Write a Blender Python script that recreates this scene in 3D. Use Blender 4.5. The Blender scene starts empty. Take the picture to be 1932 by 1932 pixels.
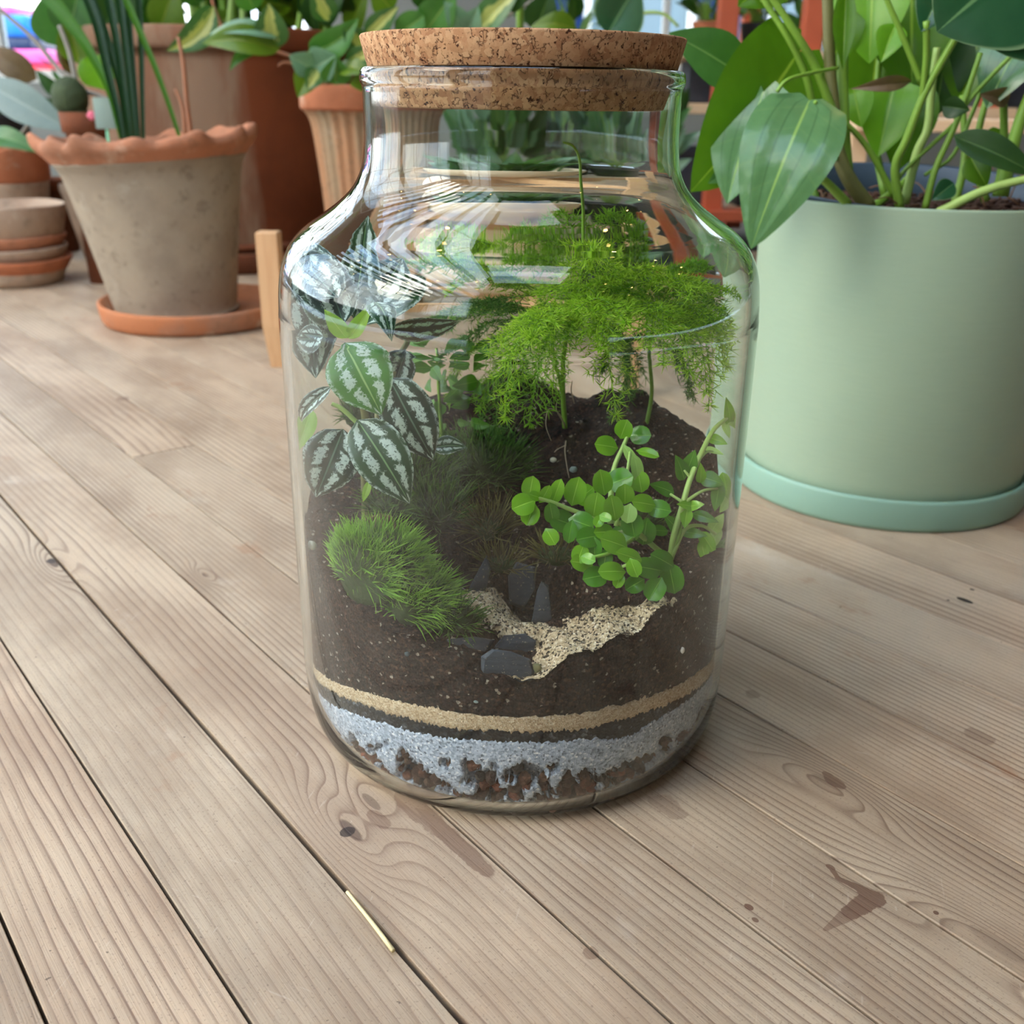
import bpy, bmesh, math, random
import numpy as np
from mathutils import Vector, noise as mnoise

random.seed(7)
RNG = np.random.default_rng(7)
S = bpy.context.scene
COL = S.collection

# ------------------------------------------------------------------ camera
F_PX, C_PX = 1894.0, 966.0
_up = np.array([66., 4584., 1894.]); _up /= np.linalg.norm(_up)
_fw = np.array([0, 0, -1.]); _fw -= _fw.dot(_up) * _up; _fw /= np.linalg.norm(_fw)
_rt = np.cross(_fw, _up)
CM = np.array([_rt, _fw, _up])                 # world = CM @ cam
CAM = np.array([-0.0016, -0.4280, 0.2770])
cd = bpy.data.cameras.new('camera'); co = bpy.data.objects.new('camera', cd); COL.objects.link(co)
from mathutils import Matrix
m4 = Matrix.Identity(4)
for i in range(3):
    for j in range(3): m4[i][j] = CM[i][j]
    m4[i][3] = CAM[i]
co.matrix_world = m4
cd.sensor_width = 36.0; cd.sensor_fit = 'HORIZONTAL'; cd.lens = F_PX / 1932 * 36.0
cd.clip_start = 0.02; cd.clip_end = 200
cd.dof.use_dof = True; cd.dof.focus_distance = 0.37; cd.dof.aperture_fstop = 16.0
S.camera = co

# ------------------------------------------------------------------ world, sun-less sky, exposure
W = bpy.data.worlds.new('world'); S.world = W; W.use_nodes = True
wt = W.node_tree; wt.nodes.clear()
SKY_STRENGTH = 3.6
_tc = wt.nodes.new('ShaderNodeTexCoord'); _sp = wt.nodes.new('ShaderNodeSeparateXYZ')
_gr = wt.nodes.new('ShaderNodeValToRGB')          # pale horizon to clear blue overhead
_gr.color_ramp.elements[0].color = (.66, .77, .94, 1); _gr.color_ramp.elements[1].color = (.36, .60, 1.0, 1); _gr.color_ramp.elements[1].position = .8
_nz = wt.nodes.new('ShaderNodeTexNoise'); _nz.inputs['Scale'].default_value = 2.6; _nz.inputs['Detail'].default_value = 6; _nz.inputs['Roughness'].default_value = .6
_rp = wt.nodes.new('ShaderNodeValToRGB'); _rp.color_ramp.elements[0].position = 0.40; _rp.color_ramp.elements[1].position = 0.62
_mx = wt.nodes.new('ShaderNodeMix'); _mx.data_type = 'RGBA'; _mx.inputs[7].default_value = (1.18, 1.16, 1.12, 1)
_bg = wt.nodes.new('ShaderNodeBackground'); _bg.inputs['Strength'].default_value = SKY_STRENGTH
_wo = wt.nodes.new('ShaderNodeOutputWorld')
L = wt.links.new
L(_tc.outputs['Generated'], _nz.inputs['Vector']); L(_nz.outputs['Fac'], _rp.inputs['Fac'])
L(_rp.outputs['Color'], _mx.inputs[0]); L(_tc.outputs['Generated'], _sp.inputs[0]); L(_sp.outputs[2], _gr.inputs['Fac']); L(_gr.outputs['Color'], _mx.inputs[6])
L(_mx.outputs[2], _bg.inputs['Color']); L(_bg.outputs['Background'], _wo.inputs['Surface'])
_sl = bpy.data.lights.new('hazy_sun', 'SUN'); _sl.energy = 2.4; _sl.angle = math.radians(26); _sl.color = (1.0, .90, .78)
_so = bpy.data.objects.new('hazy_sun', _sl); COL.objects.link(_so); _so.rotation_euler = Vector((.74, .36, -.62)).to_track_quat('-Z', 'Y').to_euler(); _so.location = (-2.2, -1.0, 2.2)
S.view_settings.view_transform = 'Standard'; S.view_settings.look = 'None'
S.view_settings.gamma = 1.0; S.view_settings.use_curve_mapping = False
S.view_settings.exposure = 0.50
cy = S.cycles
cy.max_bounces = 13; cy.transmission_bounces = 13; cy.glossy_bounces = 5; cy.diffuse_bounces = 3; cy.transparent_max_bounces = 16
cy.sample_clamp_indirect = 8.0; cy.blur_glossy = 0.0
try:
    cy.use_denoising = True; cy.denoiser = 'OPENIMAGEDENOISE'
except Exception:
    pass

# ------------------------------------------------------------------ geometry helpers
def ray(px, py):
    return CM @ np.array([(px - C_PX) / F_PX, -(py - C_PX) / F_PX, -1.0])
def P(px, py, Y):
    r = ray(px, py); return CAM + (Y - CAM[1]) / r[1] * r
def PZ(px, py, z):
    r = ray(px, py); return CAM + (z - CAM[2]) / r[2] * r
def PXL(px, Y):                                   # metres per pixel at depth Y (approximately)
    return abs((P(px + 10, 500, Y) - P(px, 500, Y))[0]) / 10
def nrm(v):
    v = np.asarray(v, float); return v / max(np.linalg.norm(v), 1e-12)

ORG = {}
def link(o, parent=None, org=(0, 0, 0)):
    COL.objects.link(o); ORG[o.name] = np.array(org, float)
    if parent is not None: o.parent = parent
    return o
def thing(name, label, cat, loc=(0, 0, 0), group=None, kind=None):
    o = bpy.data.objects.new(name, None); o.empty_display_size = 0.02
    o.location = tuple(float(a) for a in loc); link(o, None, loc)
    return tag(o, label, cat, group, kind)
def tag(o, label=None, cat=None, group=None, kind=None):
    if label: o['label'] = label
    if cat: o['category'] = cat
    if group: o['group'] = group
    if kind: o['kind'] = kind
    return o
def obj(name, V, Fc, mat, parent=None, uv=None, smooth=True, label=None, kind=None, attr=None, loc=None):
    """one mesh object; V in world coordinates"""
    V = np.asarray(V, float)
    org = ORG[parent.name] if parent is not None else (np.array(loc, float) if loc is not None else np.zeros(3))
    me = bpy.data.meshes.new(name)
    me.from_pydata((V - org).tolist(), [], Fc if isinstance(Fc, list) else Fc.tolist())
    me.polygons.foreach_set('use_smooth', np.full(len(me.polygons), bool(smooth)))
    if uv is not None:
        l = me.uv_layers.new(name='UVMap')
        idx = np.empty(len(me.loops), dtype=np.int32); me.loops.foreach_get('vertex_index', idx)
        l.data.foreach_set('uv', np.asarray(uv, np.float32)[idx].ravel())
    if attr is not None:
        for k, a in attr.items():
            t = me.attributes.new(k, 'FLOAT', 'POINT'); t.data.foreach_set('value', np.asarray(a, np.float32))
    if mat is not None: me.materials.append(mat)
    me.update()
    o = bpy.data.objects.new(name, me)
    if parent is None and loc is not None: o.location = tuple(org)
    link(o, parent, org)
    if label: o['label'] = label
    if kind: o['kind'] = kind
    return o

class MB:
    """collects shapes into one mesh"""
    def __init__(s): s.V = []; s.F = []; s.U = []; s.n = 0
    def add(s, V, F, uv=None):
        V = np.asarray(V, float); s.V.append(V)
        F = F if isinstance(F, list) else F.tolist()
        s.F += [[i + s.n for i in f] for f in F]
        s.U.append(np.zeros((len(V), 2)) if uv is None else np.asarray(uv, float)); s.n += len(V); return s
    def build(s, name, mat, parent=None, **k):
        return obj(name, np.vstack(s.V), s.F, mat, parent, uv=np.vstack(s.U), **k)

def smooth_path(pts, n=6):
    pts = [np.asarray(p, float) for p in pts]
    if len(pts) < 3:
        return np.array([pts[0] + (pts[-1] - pts[0]) * t for t in np.linspace(0, 1, n + 1)])
    Q = [2 * pts[0] - pts[1]] + pts + [2 * pts[-1] - pts[-2]]; out = []
    for i in range(1, len(Q) - 2):
        a, b, c, d = Q[i - 1:i + 3]
        for t in np.linspace(0, 1, n, endpoint=False):
            out.append(.5 * (2 * b + (c - a) * t + (2 * a - 5 * b + 4 * c - d) * t * t + (3 * b - a - 3 * c + d) * t ** 3))
    out.append(pts[-1]); return np.array(out)
def tube(pts, r0, r1=None, n=7, sm=6, caps=True):
    c = smooth_path(pts, sm); m = len(c); r1 = r0 if r1 is None else r1
    rr = r0 + (r1 - r0) * np.linspace(0, 1, m) if np.isscalar(r0) else np.interp(np.linspace(0, 1, m), np.linspace(0, 1, len(r0)), r0)
    T = np.gradient(c, axis=0); T /= np.linalg.norm(T, axis=1)[:, None] + 1e-12
    ref = np.array([.3, .9, .2]) if abs(T[0] @ np.array([.3, .9, .2])) < .9 else np.array([1., 0, 0])
    V = []; a = np.linspace(0, 2 * np.pi, n, endpoint=False); uv = []
    for i in range(m):
        s1 = nrm(np.cross(T[i], ref)); s2 = np.cross(T[i], s1)
        V.append(c[i] + rr[i] * (np.cos(a)[:, None] * s1 + np.sin(a)[:, None] * s2)); uv += [(j / n, i / (m - 1)) for j in range(n)]
    F = [[i * n + j, i * n + (j + 1) % n, (i + 1) * n + (j + 1) % n, (i + 1) * n + j] for i in range(m - 1) for j in range(n)]
    if caps: F += [list(range(n))[::-1], [(m - 1) * n + j for j in range(n)]]
    return np.vstack(V), F, uv
def lathe(prof, n=96, c=(0, 0, 0), fn=None, closed=False, sub=0):
    prof = [np.array(p, float) for p in prof]
    if sub: prof = list(smooth_path(prof, sub))
    m = len(prof); a = np.linspace(0, 2 * np.pi, n, endpoint=False); V = []; uv = []
    for k, (r, z) in enumerate(prof):
        x, y, zz = r * np.cos(a), r * np.sin(a), np.full(n, z)
        if fn: x, y, zz = fn(k / (m - 1), a, np.full(n, r), zz)
        V.append(np.stack([x + c[0], y + c[1], zz + c[2]], 1)); uv += [(j / n, k / (m - 1)) for j in range(n)]
    F = [[i * n + j, i * n + (j + 1) % n, (i + 1) * n + (j + 1) % n, (i + 1) * n + j] for i in range(m - 1) for j in range(n)]
    V = np.vstack(V)
    if closed: F += [[(m - 1) * n + j, (m - 1) * n + (j + 1) % n, (j + 1) % n, j] for j in range(n)]
    else:
        if prof[0][0] > 1e-6: F.append(list(range(n))[::-1])
        if prof[-1][0] > 1e-6: F.append([(m - 1) * n + j for j in range(n)])
    return V, F, uv
def box(c, s, bev=0.0, R=None):
    """bevelled box"""
    hx, hy, hz = [a / 2 for a in s]; b = min(bev, hx * .9, hy * .9, hz * .9)
    if b <= 0:
        V = np.array([(x, y, z) for x in (-hx, hx) for y in (-hy, hy) for z in (-hz, hz)])
        F = [[0, 1, 3, 2], [4, 6, 7, 5], [0, 4, 5, 1], [2, 3, 7, 6], [0, 2, 6, 4], [1, 5, 7, 3]]
    else:
        bm = bmesh.new(); bmesh.ops.create_cube(bm, size=1)
        for v in bm.verts: v.co = (v.co.x * s[0], v.co.y * s[1], v.co.z * s[2])
        bmesh.ops.bevel(bm, geom=bm.edges[:], offset=b, segments=2, affect='EDGES', profile=.5)
        bm.verts.index_update(); V = np.array([v.co[:] for v in bm.verts]); F = [[v.index for v in f.verts] for f in bm.faces]; bm.free()
    if R is not None: V = V @ np.asarray(R).T
    return V + np.asarray(c, float), F
def rotz(a): return np.array([[math.cos(a), -math.sin(a), 0], [math.sin(a), math.cos(a), 0], [0, 0, 1]])
def roty(a): return np.array([[math.cos(a), 0, math.sin(a)], [0, 1, 0], [-math.sin(a), 0, math.cos(a)]])
def rotx(a): return np.array([[1, 0, 0], [0, math.cos(a), -math.sin(a)], [0, math.sin(a), math.cos(a)]])
def turn(V, c, R): return (np.asarray(V) - c) @ R.T + c
def ico(sub=2):
    bm = bmesh.new(); bmesh.ops.create_icosphere(bm, subdivisions=sub, radius=1); bm.verts.index_update()
    V = np.array([v.co[:] for v in bm.verts]); F = [[v.index for v in f.verts] for f in bm.faces]; bm.free(); return V, F
ICO1, ICO2, ICO3 = ico(1), ico(2), ico(3)
def rock(seed, amp=.35, base=ICO2, flat=(1, 1, 1), fq=1.4):
    V = base[0].copy(); o = Vector((seed * 3.1, seed * 1.7, seed * .9))
    d = np.array([1 + amp * mnoise.noise(Vector(v) * fq + o) + amp * .4 * mnoise.noise(Vector(v) * fq * 2.6 + o) for v in V])
    return V * d[:, None] * np.array(flat), base[1]

SHAPES = {
    'ovate': lambda v: np.sin(np.pi * np.clip(v, 0, 1) ** .72) ** .85,
    'heart': lambda v: np.clip(np.sin(np.pi * (np.clip(v, 0, 1) * .86 + .14) ** .78), 0, 1) ** .8 * np.clip(v / .02, .35, 1),
    'lance': lambda v: np.sin(np.pi * np.clip(v, 0, 1) ** .9) ** 1.1,
    'broad': lambda v: np.sin(np.pi * np.clip(v, 0, 1) ** .78) ** .62 * (1 - .45 * np.clip((v - .72) / .28, 0, 1) ** 1.3),
    'round': lambda v: np.sqrt(np.clip(1 - (2 * np.clip(v, 0, 1) ** 1.12 - 1) ** 2, 0, 1)) * np.clip(.25 + v * 3.2, 0, 1),
    'blade': lambda v: np.clip(1 - v ** 3, 0, 1) * (.75 + .25 * np.sin(np.pi * v)),
}
def leaf_mesh(b, t, w, face=None, arch=.12, fold=.25, shape='ovate', nu=6, nv=12, ripple=0., twist=0., side=0., drip=0., notch=0., quilt=0., curl=0., ridge=0.):
    """leaf blade from base b to tip t, w wide, its upper side turned to 'face' (default the camera)"""
    b = np.asarray(b, float); t = np.asarray(t, float); ax = t - b; Ln = np.linalg.norm(ax)
    face = (CAM - (b + t) / 2) if face is None else np.asarray(face, float)
    sd = nrm(np.cross(ax, face)); nm = nrm(np.cross(sd, ax))
    us = np.linspace(-1, 1, 2 * nu + 1); vs = np.linspace(0, 1, nv + 1)
    V = []; uv = []
    for v in vs:
        hw = w / 2 * (max(float(SHAPES[shape](np.array(v))), .012) + (drip * (1 - abs(v - .93) / .07) * .0 if drip else 0))
        ct = b + ax * v + nm * (arch * Ln * 4 * v * (1 - v)) + sd * (side * Ln * 4 * v * (1 - v)) - nm * curl * Ln * v ** 3
        tw = twist * v; s2 = sd * math.cos(tw) + nm * math.sin(tw); n2 = nm * math.cos(tw) - sd * math.sin(tw)
        for u in us:
            au = abs(u)
            p = ct + s2 * (u * hw) - n2 * (fold * hw * (1 - au) ** 1.5 * .9) 
            p = p - n2 * (curl * hw * au ** 2.5)
            if notch: p = p - nrm(ax) * (notch * Ln * au * (1 - v) ** 4)
            if ripple: p = p + n2 * (ripple * w * math.sin(v * 15 + u * 2.0) * au)
            if quilt: p = p + n2 * (quilt * w * (abs(math.sin(v * 17 - au * 5)) - .5) * (1 - au ** 4) * min(1, 6 * v * (1 - v) + .1))
            if ridge: p = p + n2 * (ridge * w * math.cos(u * 10.5) * min(1, 5 * v * (1 - v)))
            V.append(p); uv.append((u * .5 + .5, v))
    m = 2 * nu + 1
    F = [[i * m + j, i * m + j + 1, (i + 1) * m + j + 1, (i + 1) * m + j] for i in range(nv) for j in range(m - 1)]
    return np.array(V), F, uv
def ribbon(pts, w0, w1, face=None, n=8, mid=None, fold=.3):
    """long strap leaf along a path"""
    c = smooth_path(pts, n); m = len(c); T = np.gradient(c, axis=0); V = []; uv = []
    for i in range(m):
        f = CAM - c[i] if face is None else np.asarray(face); sd = nrm(np.cross(T[i], f)); nn = nrm(np.cross(sd, T[i])); v = i / (m - 1)
        w = w0 + (w1 - w0) * v if mid is None else np.interp(v, [0, .5, 1], [w0, mid, w1])
        for u in (-1, -.5, 0, .5, 1):
            V.append(c[i] + sd * u * w / 2 - nn * fold * w * .5 * (1 - abs(u))); uv.append((u * .5 + .5, v))
    F = [[i * 5 + j, i * 5 + j + 1, (i + 1) * 5 + j + 1, (i + 1) * 5 + j] for i in range(m - 1) for j in range(4)]
    return np.array(V), F, uv
def blades(base, dirs, ln, wd, bend=None):
    """many thin three-triangle blades; base, dirs (n,3), ln (n)"""
    n = len(base); d = dirs / np.linalg.norm(dirs, axis=1)[:, None]
    r = RNG.normal(size=(n, 3)); s = np.cross(d, r); s /= np.linalg.norm(s, axis=1)[:, None]
    g = np.zeros((n, 3)) if bend is None else bend
    mid = base + d * (ln * .55)[:, None] + g * (ln * .18)[:, None]; tip = base + d * ln[:, None] + g * (ln * .6)[:, None]
    w = wd[:, None] / 2 if not np.isscalar(wd) else wd / 2
    V = np.stack([base - s * w, base + s * w, mid + s * w * .8, mid - s * w * .8, tip], 1).reshape(-1, 3)
    i = np.arange(n) * 5
    F = np.stack([i, i + 1, i + 2, i + 3], 1).tolist() + np.stack([i + 3, i + 2, i + 4], 1).tolist()
    uv = np.tile(np.array([(0, 0), (1, 0), (1, .55), (0, .55), (.5, 1)]), (n, 1))
    return V, F, uv

# ------------------------------------------------------------------ material helpers
def mat(name):
    m = bpy.data.materials.new(name); m.use_nodes = True
    return m, m.node_tree, m.node_tree.nodes['Principled BSDF'], m.node_tree.nodes['Material Output']
def nd(nt, typ, ins=None, **at):
    n = nt.nodes.new(typ)
    for k, v in at.items(): setattr(n, k, v)
    for k, v in (ins or {}).items():
        s = n.inputs[k]
        if isinstance(v, bpy.types.NodeSocket): nt.links.new(v, s)
        else:
            if hasattr(s.default_value, '__len__') and hasattr(v, '__len__') and len(s.default_value) == 4 and len(v) == 3: v = (*v, 1)
            s.default_value = v
    return n
def ma(nt, op, a, b=None, c=None, clamp=False):
    n = nd(nt, 'ShaderNodeMath', operation=op, use_clamp=clamp)
    for i, v in enumerate((a, b, c)):
        if v is None: continue
        if isinstance(v, bpy.types.NodeSocket): nt.links.new(v, n.inputs[i])
        else: n.inputs[i].default_value = v
    return n.outputs[0]
def mx(nt, f, a, b, blend='MIX'):
    return nd(nt, 'ShaderNodeMix', {0: f, 6: a, 7: b}, data_type='RGBA', blend_type=blend).outputs[2]
def rp(nt, f, stops, interp='LINEAR'):
    n = nd(nt, 'ShaderNodeValToRGB', {'Fac': f}); cr = n.color_ramp; cr.interpolation = interp
    while len(cr.elements) < len(stops): cr.elements.new(.5)
    for e, (p, c) in zip(cr.elements, stops):
        e.position = p; e.color = (*c, 1) if hasattr(c, '__len__') else (c, c, c, 1)
    return n.outputs['Color']
def nz(nt, vec, scale, detail=2, rough=.5, dist=0.):
    n = nd(nt, 'ShaderNodeTexNoise', {'Scale': scale, 'Detail': detail, 'Roughness': rough, 'Distortion': dist})
    if vec is not None: nt.links.new(vec, n.inputs['Vector'])
    return n.outputs['Fac']
def sm(nt, x, a, b):
    n = nd(nt, 'ShaderNodeMapRange', {'Value': x, 'From Min': a, 'From Max': b}, interpolation_type='SMOOTHSTEP'); return n.outputs[0]
def objco(nt): return nd(nt, 'ShaderNodeTexCoord').outputs['Object']
def sep(nt, v): return nd(nt, 'ShaderNodeSeparateXYZ', {0: v}).outputs
def com(nt, x, y, z=0.):
    return nd(nt, 'ShaderNodeCombineXYZ', {0: x, 1: y, 2: z}).outputs[0]
def bump(nt, bs, h, strength=.3, dist=.002):
    b = nd(nt, 'ShaderNodeBump', {'Height': h, 'Strength': strength, 'Distance': dist}); nt.links.new(b.outputs[0], bs.inputs['Normal']); return b
def lin(r, g, b):
    f = lambda c: (c / 255 / 12.92) if c <= 10 else ((c / 255 + .055) / 1.055) ** 2.4
    return (f(r), f(g), f(b))
def setc(nt, bs, c, rough=.6, spec=.5):
    if isinstance(c, bpy.types.NodeSocket): nt.links.new(c, bs.inputs['Base Color'])
    else: bs.inputs['Base Color'].default_value = (*c, 1)
    if isinstance(rough, bpy.types.NodeSocket): nt.links.new(rough, bs.inputs['Roughness'])
    else: bs.inputs['Roughness'].default_value = rough
    bs.inputs['Specular IOR Level'].default_value = spec
def plain(name, c, rough=.6, spec=.5, var=.12, scale=30, bmp=0., metal=0.):
    m, nt, bs, _ = mat(name); co_ = objco(nt); f = nz(nt, co_, scale, 4)
    col = mx(nt, f, tuple(a * (1 - var) for a in c), tuple(min(1, a * (1 + var)) for a in c)); setc(nt, bs, col, rough, spec)
    bs.inputs['Metallic'].default_value = metal
    if bmp: bump(nt, bs, f, bmp, .003)
    return m

# wood planks of the floor: u runs along the boards, n across them
AZ = math.radians(38.93)
UDIR = np.array([math.sin(AZ), -math.cos(AZ)]); NDIR = np.array([math.cos(AZ), math.sin(AZ)])
def wood_planks():
    m, nt, bs, _ = mat('weathered_pine'); c = objco(nt)
    u = nd(nt, 'ShaderNodeVectorMath', {0: c, 1: (*UDIR, 0)}, operation='DOT_PRODUCT').outputs['Value']
    n = nd(nt, 'ShaderNodeVectorMath', {0: c, 1: (*NDIR, 0)}, operation='DOT_PRODUCT').outputs['Value']
    rnd = nd(nt, 'ShaderNodeObjectInfo').outputs['Random']
    ro = ma(nt, 'MULTIPLY', rnd, 37.0)
    w1 = nz(nt, com(nt, ma(nt, 'MULTIPLY', u, 1.5), ma(nt, 'MULTIPLY', n, 9.), ro), 1.0, 1.2, .4)
    w2 = nz(nt, com(nt, ma(nt, 'MULTIPLY', u, 9.), ma(nt, 'MULTIPLY', n, 60.), ro), 1.0, 2, .5)
    ph = ma(nt, 'ADD', ma(nt, 'MULTIPLY', n, ma(nt, 'MULTIPLY_ADD', ma(nt, 'FRACT', ma(nt, 'MULTIPLY', rnd, 7.3)), 190., 130.)), ma(nt, 'MULTIPLY', w1, 8.0))
    ph = ma(nt, 'ADD', ph, ma(nt, 'MULTIPLY', w2, 1.1))
    dark = None
    for (px, py, sgn, sz, dk) in ((660, 1566, 5., 1., .7), (100, 1062, 4., .9, .8), (1885, 1785, -6., 1.3, .22), (700, 1512, 3., .7, .5), (385, 1085, 3., .4, .5), (1560, 1475, -4.5, .9, .25)):
        q = PZ(px, py, 0)[:2]; uk, nk = float(q @ UDIR), float(q @ NDIR)
        du = ma(nt, 'MULTIPLY', ma(nt, 'SUBTRACT', u, uk), 28. / sz); dn = ma(nt, 'MULTIPLY', ma(nt, 'SUBTRACT', n, nk), 95. / sz)
        d2 = ma(nt, 'ADD', ma(nt, 'MULTIPLY', du, du), ma(nt, 'MULTIPLY', dn, dn))
        e = ma(nt, 'EXPONENT', ma(nt, 'MULTIPLY', d2, -1.0))
        ph = ma(nt, 'ADD', ph, ma(nt, 'MULTIPLY', e, sgn))
        k = ma(nt, 'MULTIPLY', sm(nt, ma(nt, 'ADD', d2, ma(nt, 'MULTIPLY', ma(nt, 'SUBTRACT', w2, .5), .12)), .07, .035), dk); dark = k if dark is None else ma(nt, 'MAXIMUM', dark, k)
    fr = ma(nt, 'FRACT', ph)
    line = rp(nt, fr, [(0., .0), (.55, .08), (.8, .5), (.9, 1.), (.96, .8), (1., 0.)])
    amp = sm(nt, nz(nt, com(nt, ma(nt, 'MULTIPLY', u, 3.), ma(nt, 'MULTIPLY', n, 22.), ro), 1.0, 2), .28, .7)
    ln_ = ma(nt, 'MULTIPLY', line, ma(nt, 'ADD', ma(nt, 'MULTIPLY', amp, .7), .28))
    fib = nz(nt, com(nt, ma(nt, 'MULTIPLY', u, 45.), ma(nt, 'MULTIPLY', n, 1400.), ro), 1.0, 2, .6)
    pat = nz(nt, com(nt, ma(nt, 'MULTIPLY', u, 7.), ma(nt, 'MULTIPLY', n, 15.), ro), 1.0, 4, .6)
    spk = nz(nt, c, 900., 2, .6)
    lite = mx(nt, sm(nt, pat, .3, .72), lin(164, 142, 118), lin(198, 178, 152))
    tint = mx(nt, rnd, (1.03, .99, .96, 1), (.93, .95, .95, 1))
    col = mx(nt, ma(nt, 'MULTIPLY', ln_, .9), lite, lin(104, 76, 60))
    col = mx(nt, 1.0, col, tint, 'MULTIPLY')
    col = mx(nt, ma(nt, 'MULTIPLY', sm(nt, fib, .45, .75), .22), col, lin(140, 118, 98))
    col = mx(nt, ma(nt, 'MULTIPLY', sm(nt, spk, .58, .72), .45), col, lin(104, 84, 70))
    # dull grey-brown blotches, worn into the boards
    bl = sm(nt, nz(nt, c, 9., 5, .62), .56, .74)
    col = mx(nt, ma(nt, 'MULTIPLY', bl, .42), col, lin(150, 128, 106))
    pale = sm(nt, nz(nt, com(nt, ma(nt, 'MULTIPLY', u, 6.), ma(nt, 'MULTIPLY', n, 9.), 4.), 1.5, 5, .65), .6, .75)
    col = mx(nt, ma(nt, 'MULTIPLY', pale, .35), col, lin(226, 216, 200))
    for k_, (ax_, ay_) in enumerate(((420., 30.), (26., 420.), (300., 90.))):     # fine pale scratches
        sc_ = nz(nt, com(nt, ma(nt, 'MULTIPLY', ma(nt, 'ADD', u, ma(nt, 'MULTIPLY', n, .7)), ax_), ma(nt, 'MULTIPLY', ma(nt, 'SUBTRACT', n, ma(nt, 'MULTIPLY', u, .5)), ay_), 3. * k_), 1., 2, .5)
        col = mx(nt, ma(nt, 'MULTIPLY', sm(nt, sc_, .72, .77), .2), col, lin(218, 204, 186))
    pit = sm(nt, nz(nt, c, 260., 2, .5), .74, .78); col = mx(nt, ma(nt, 'MULTIPLY', pit, .7), col, lin(70, 54, 46))
    # stains with a shape of their own
    st = None
    def blob(px, py, ru, rn, str_, rag=.5):
        q = PZ(px, py, 0)[:2]; uk, nk = float(q @ UDIR), float(q @ NDIR)
        du = ma(nt, 'DIVIDE', ma(nt, 'SUBTRACT', u, uk), ru); dn = ma(nt, 'DIVIDE', ma(nt, 'SUBTRACT', n, nk), rn)
        d = ma(nt, 'SQRT', ma(nt, 'ADD', ma(nt, 'MULTIPLY', du, du), ma(nt, 'MULTIPLY', dn, dn)))
        d = ma(nt, 'ADD', d, ma(nt, 'MULTIPLY', ma(nt, 'SUBTRACT', nz(nt, c, 130., 3, .6), .5), rag * 2))
        return ma(nt, 'MULTIPLY', sm(nt, d, 1.0, .86), str_)
    for a in ((1567, 1636, .0022, .0014, .8, .3), (1413, 1711, .002, .0016, .9, .3), (1425, 1735, .0015, .0012, .8, .3), (1420, 1310, .004, .0035, .35), (860, 1590, .028, .0045, .6, .35), (790, 1530, .02, .006, .45, .5),
              (1575, 1475, .006, .003, .7), (1562, 1462, .003, .002, .7), (1766, 1722, .0012, .0012, .9, .3), (1115, 1798, .003, .003, .5), (1260, 1520, .010, .006, .35),
              (232, 752, .008, .006, .5, .4), (1850, 1390, .008, .006, .4), (715, 1545, .008, .0035, .5)):
        k = blob(*a); st = k if st is None else ma(nt, 'MAXIMUM', st, k)
    for x1, y1, x2, y2, w1_, w2_, a_ in ((1567, 1636, 1581, 1656, .0010, .0012, .75), (1581, 1656, 1614, 1672, .0012, .0018, .8), (1614, 1672, 1648, 1692, .0018, .0040, .8), (1648, 1694, 1604, 1722, .0046, .0034, .8), (1604, 1722, 1556, 1754, .0034, .0006, .55)):
        A_, B_ = PZ(x1, y1, 0)[:2], PZ(x2, y2, 0)[:2]; d_ = B_ - A_
        pa = nd(nt, 'ShaderNodeVectorMath', {0: com(nt, sep(nt, c)[0], sep(nt, c)[1]), 1: (*A_, 0)}, operation='SUBTRACT').outputs[0]
        h_ = ma(nt, 'DIVIDE', nd(nt, 'ShaderNodeVectorMath', {0: pa, 1: (*d_, 0)}, operation='DOT_PRODUCT').outputs['Value'], float(d_ @ d_), clamp=True)
        q_ = nd(nt, 'ShaderNodeVectorMath', {0: pa, 1: nd(nt, 'ShaderNodeVectorMath', {0: (*d_, 0), 'Scale': h_}, operation='SCALE').outputs[0]}, operation='SUBTRACT').outputs[0]
        l_ = ma(nt, 'DIVIDE', nd(nt, 'ShaderNodeVectorMath', {0: q_}, operation='LENGTH').outputs['Value'], ma(nt, 'MULTIPLY_ADD', h_, w2_ - w1_, w1_))
        l_ = ma(nt, 'ADD', l_, ma(nt, 'MULTIPLY', ma(nt, 'SUBTRACT', nz(nt, c, 300., 3, .6), .5), .9))
        st = ma(nt, 'MAXIMUM', st, ma(nt, 'MULTIPLY', sm(nt, l_, 1.05, .9), a_))
    col = mx(nt, st, col, lin(104, 74, 58))
    bk = None
    for a in ((1820, 1132, .0055, .0025, .95, .15), (1834, 1112, .0016, .0013, .95, .1), (1789, 1132, .001, .001, .95, .1), (97, 1058, .004, .003, .8, .4), (655, 1570, .003, .0035, .85, .3)):
        k = blob(*a); bk = k if bk is None else ma(nt, 'MAXIMUM', bk, k)
    col = mx(nt, dark, col, lin(74, 52, 42)); col = mx(nt, bk, col, lin(48, 38, 34))
    rust = sm(nt, nz(nt, com(nt, ma(nt, 'MULTIPLY', u, 9.), ma(nt, 'MULTIPLY', n, 14.), 9.), 1.2, 5, .7), .62, .72)
    col = mx(nt, ma(nt, 'MULTIPLY', rust, .42), col, lin(150, 102, 68))
    setc(nt, bs, col, .55, .35)
    h = ma(nt, 'ADD', ma(nt, 'MULTIPLY', ln_, -.5), ma(nt, 'MULTIPLY', fib, .5))
    bump(nt, bs, h, .35, .0008)
    return m

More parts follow.
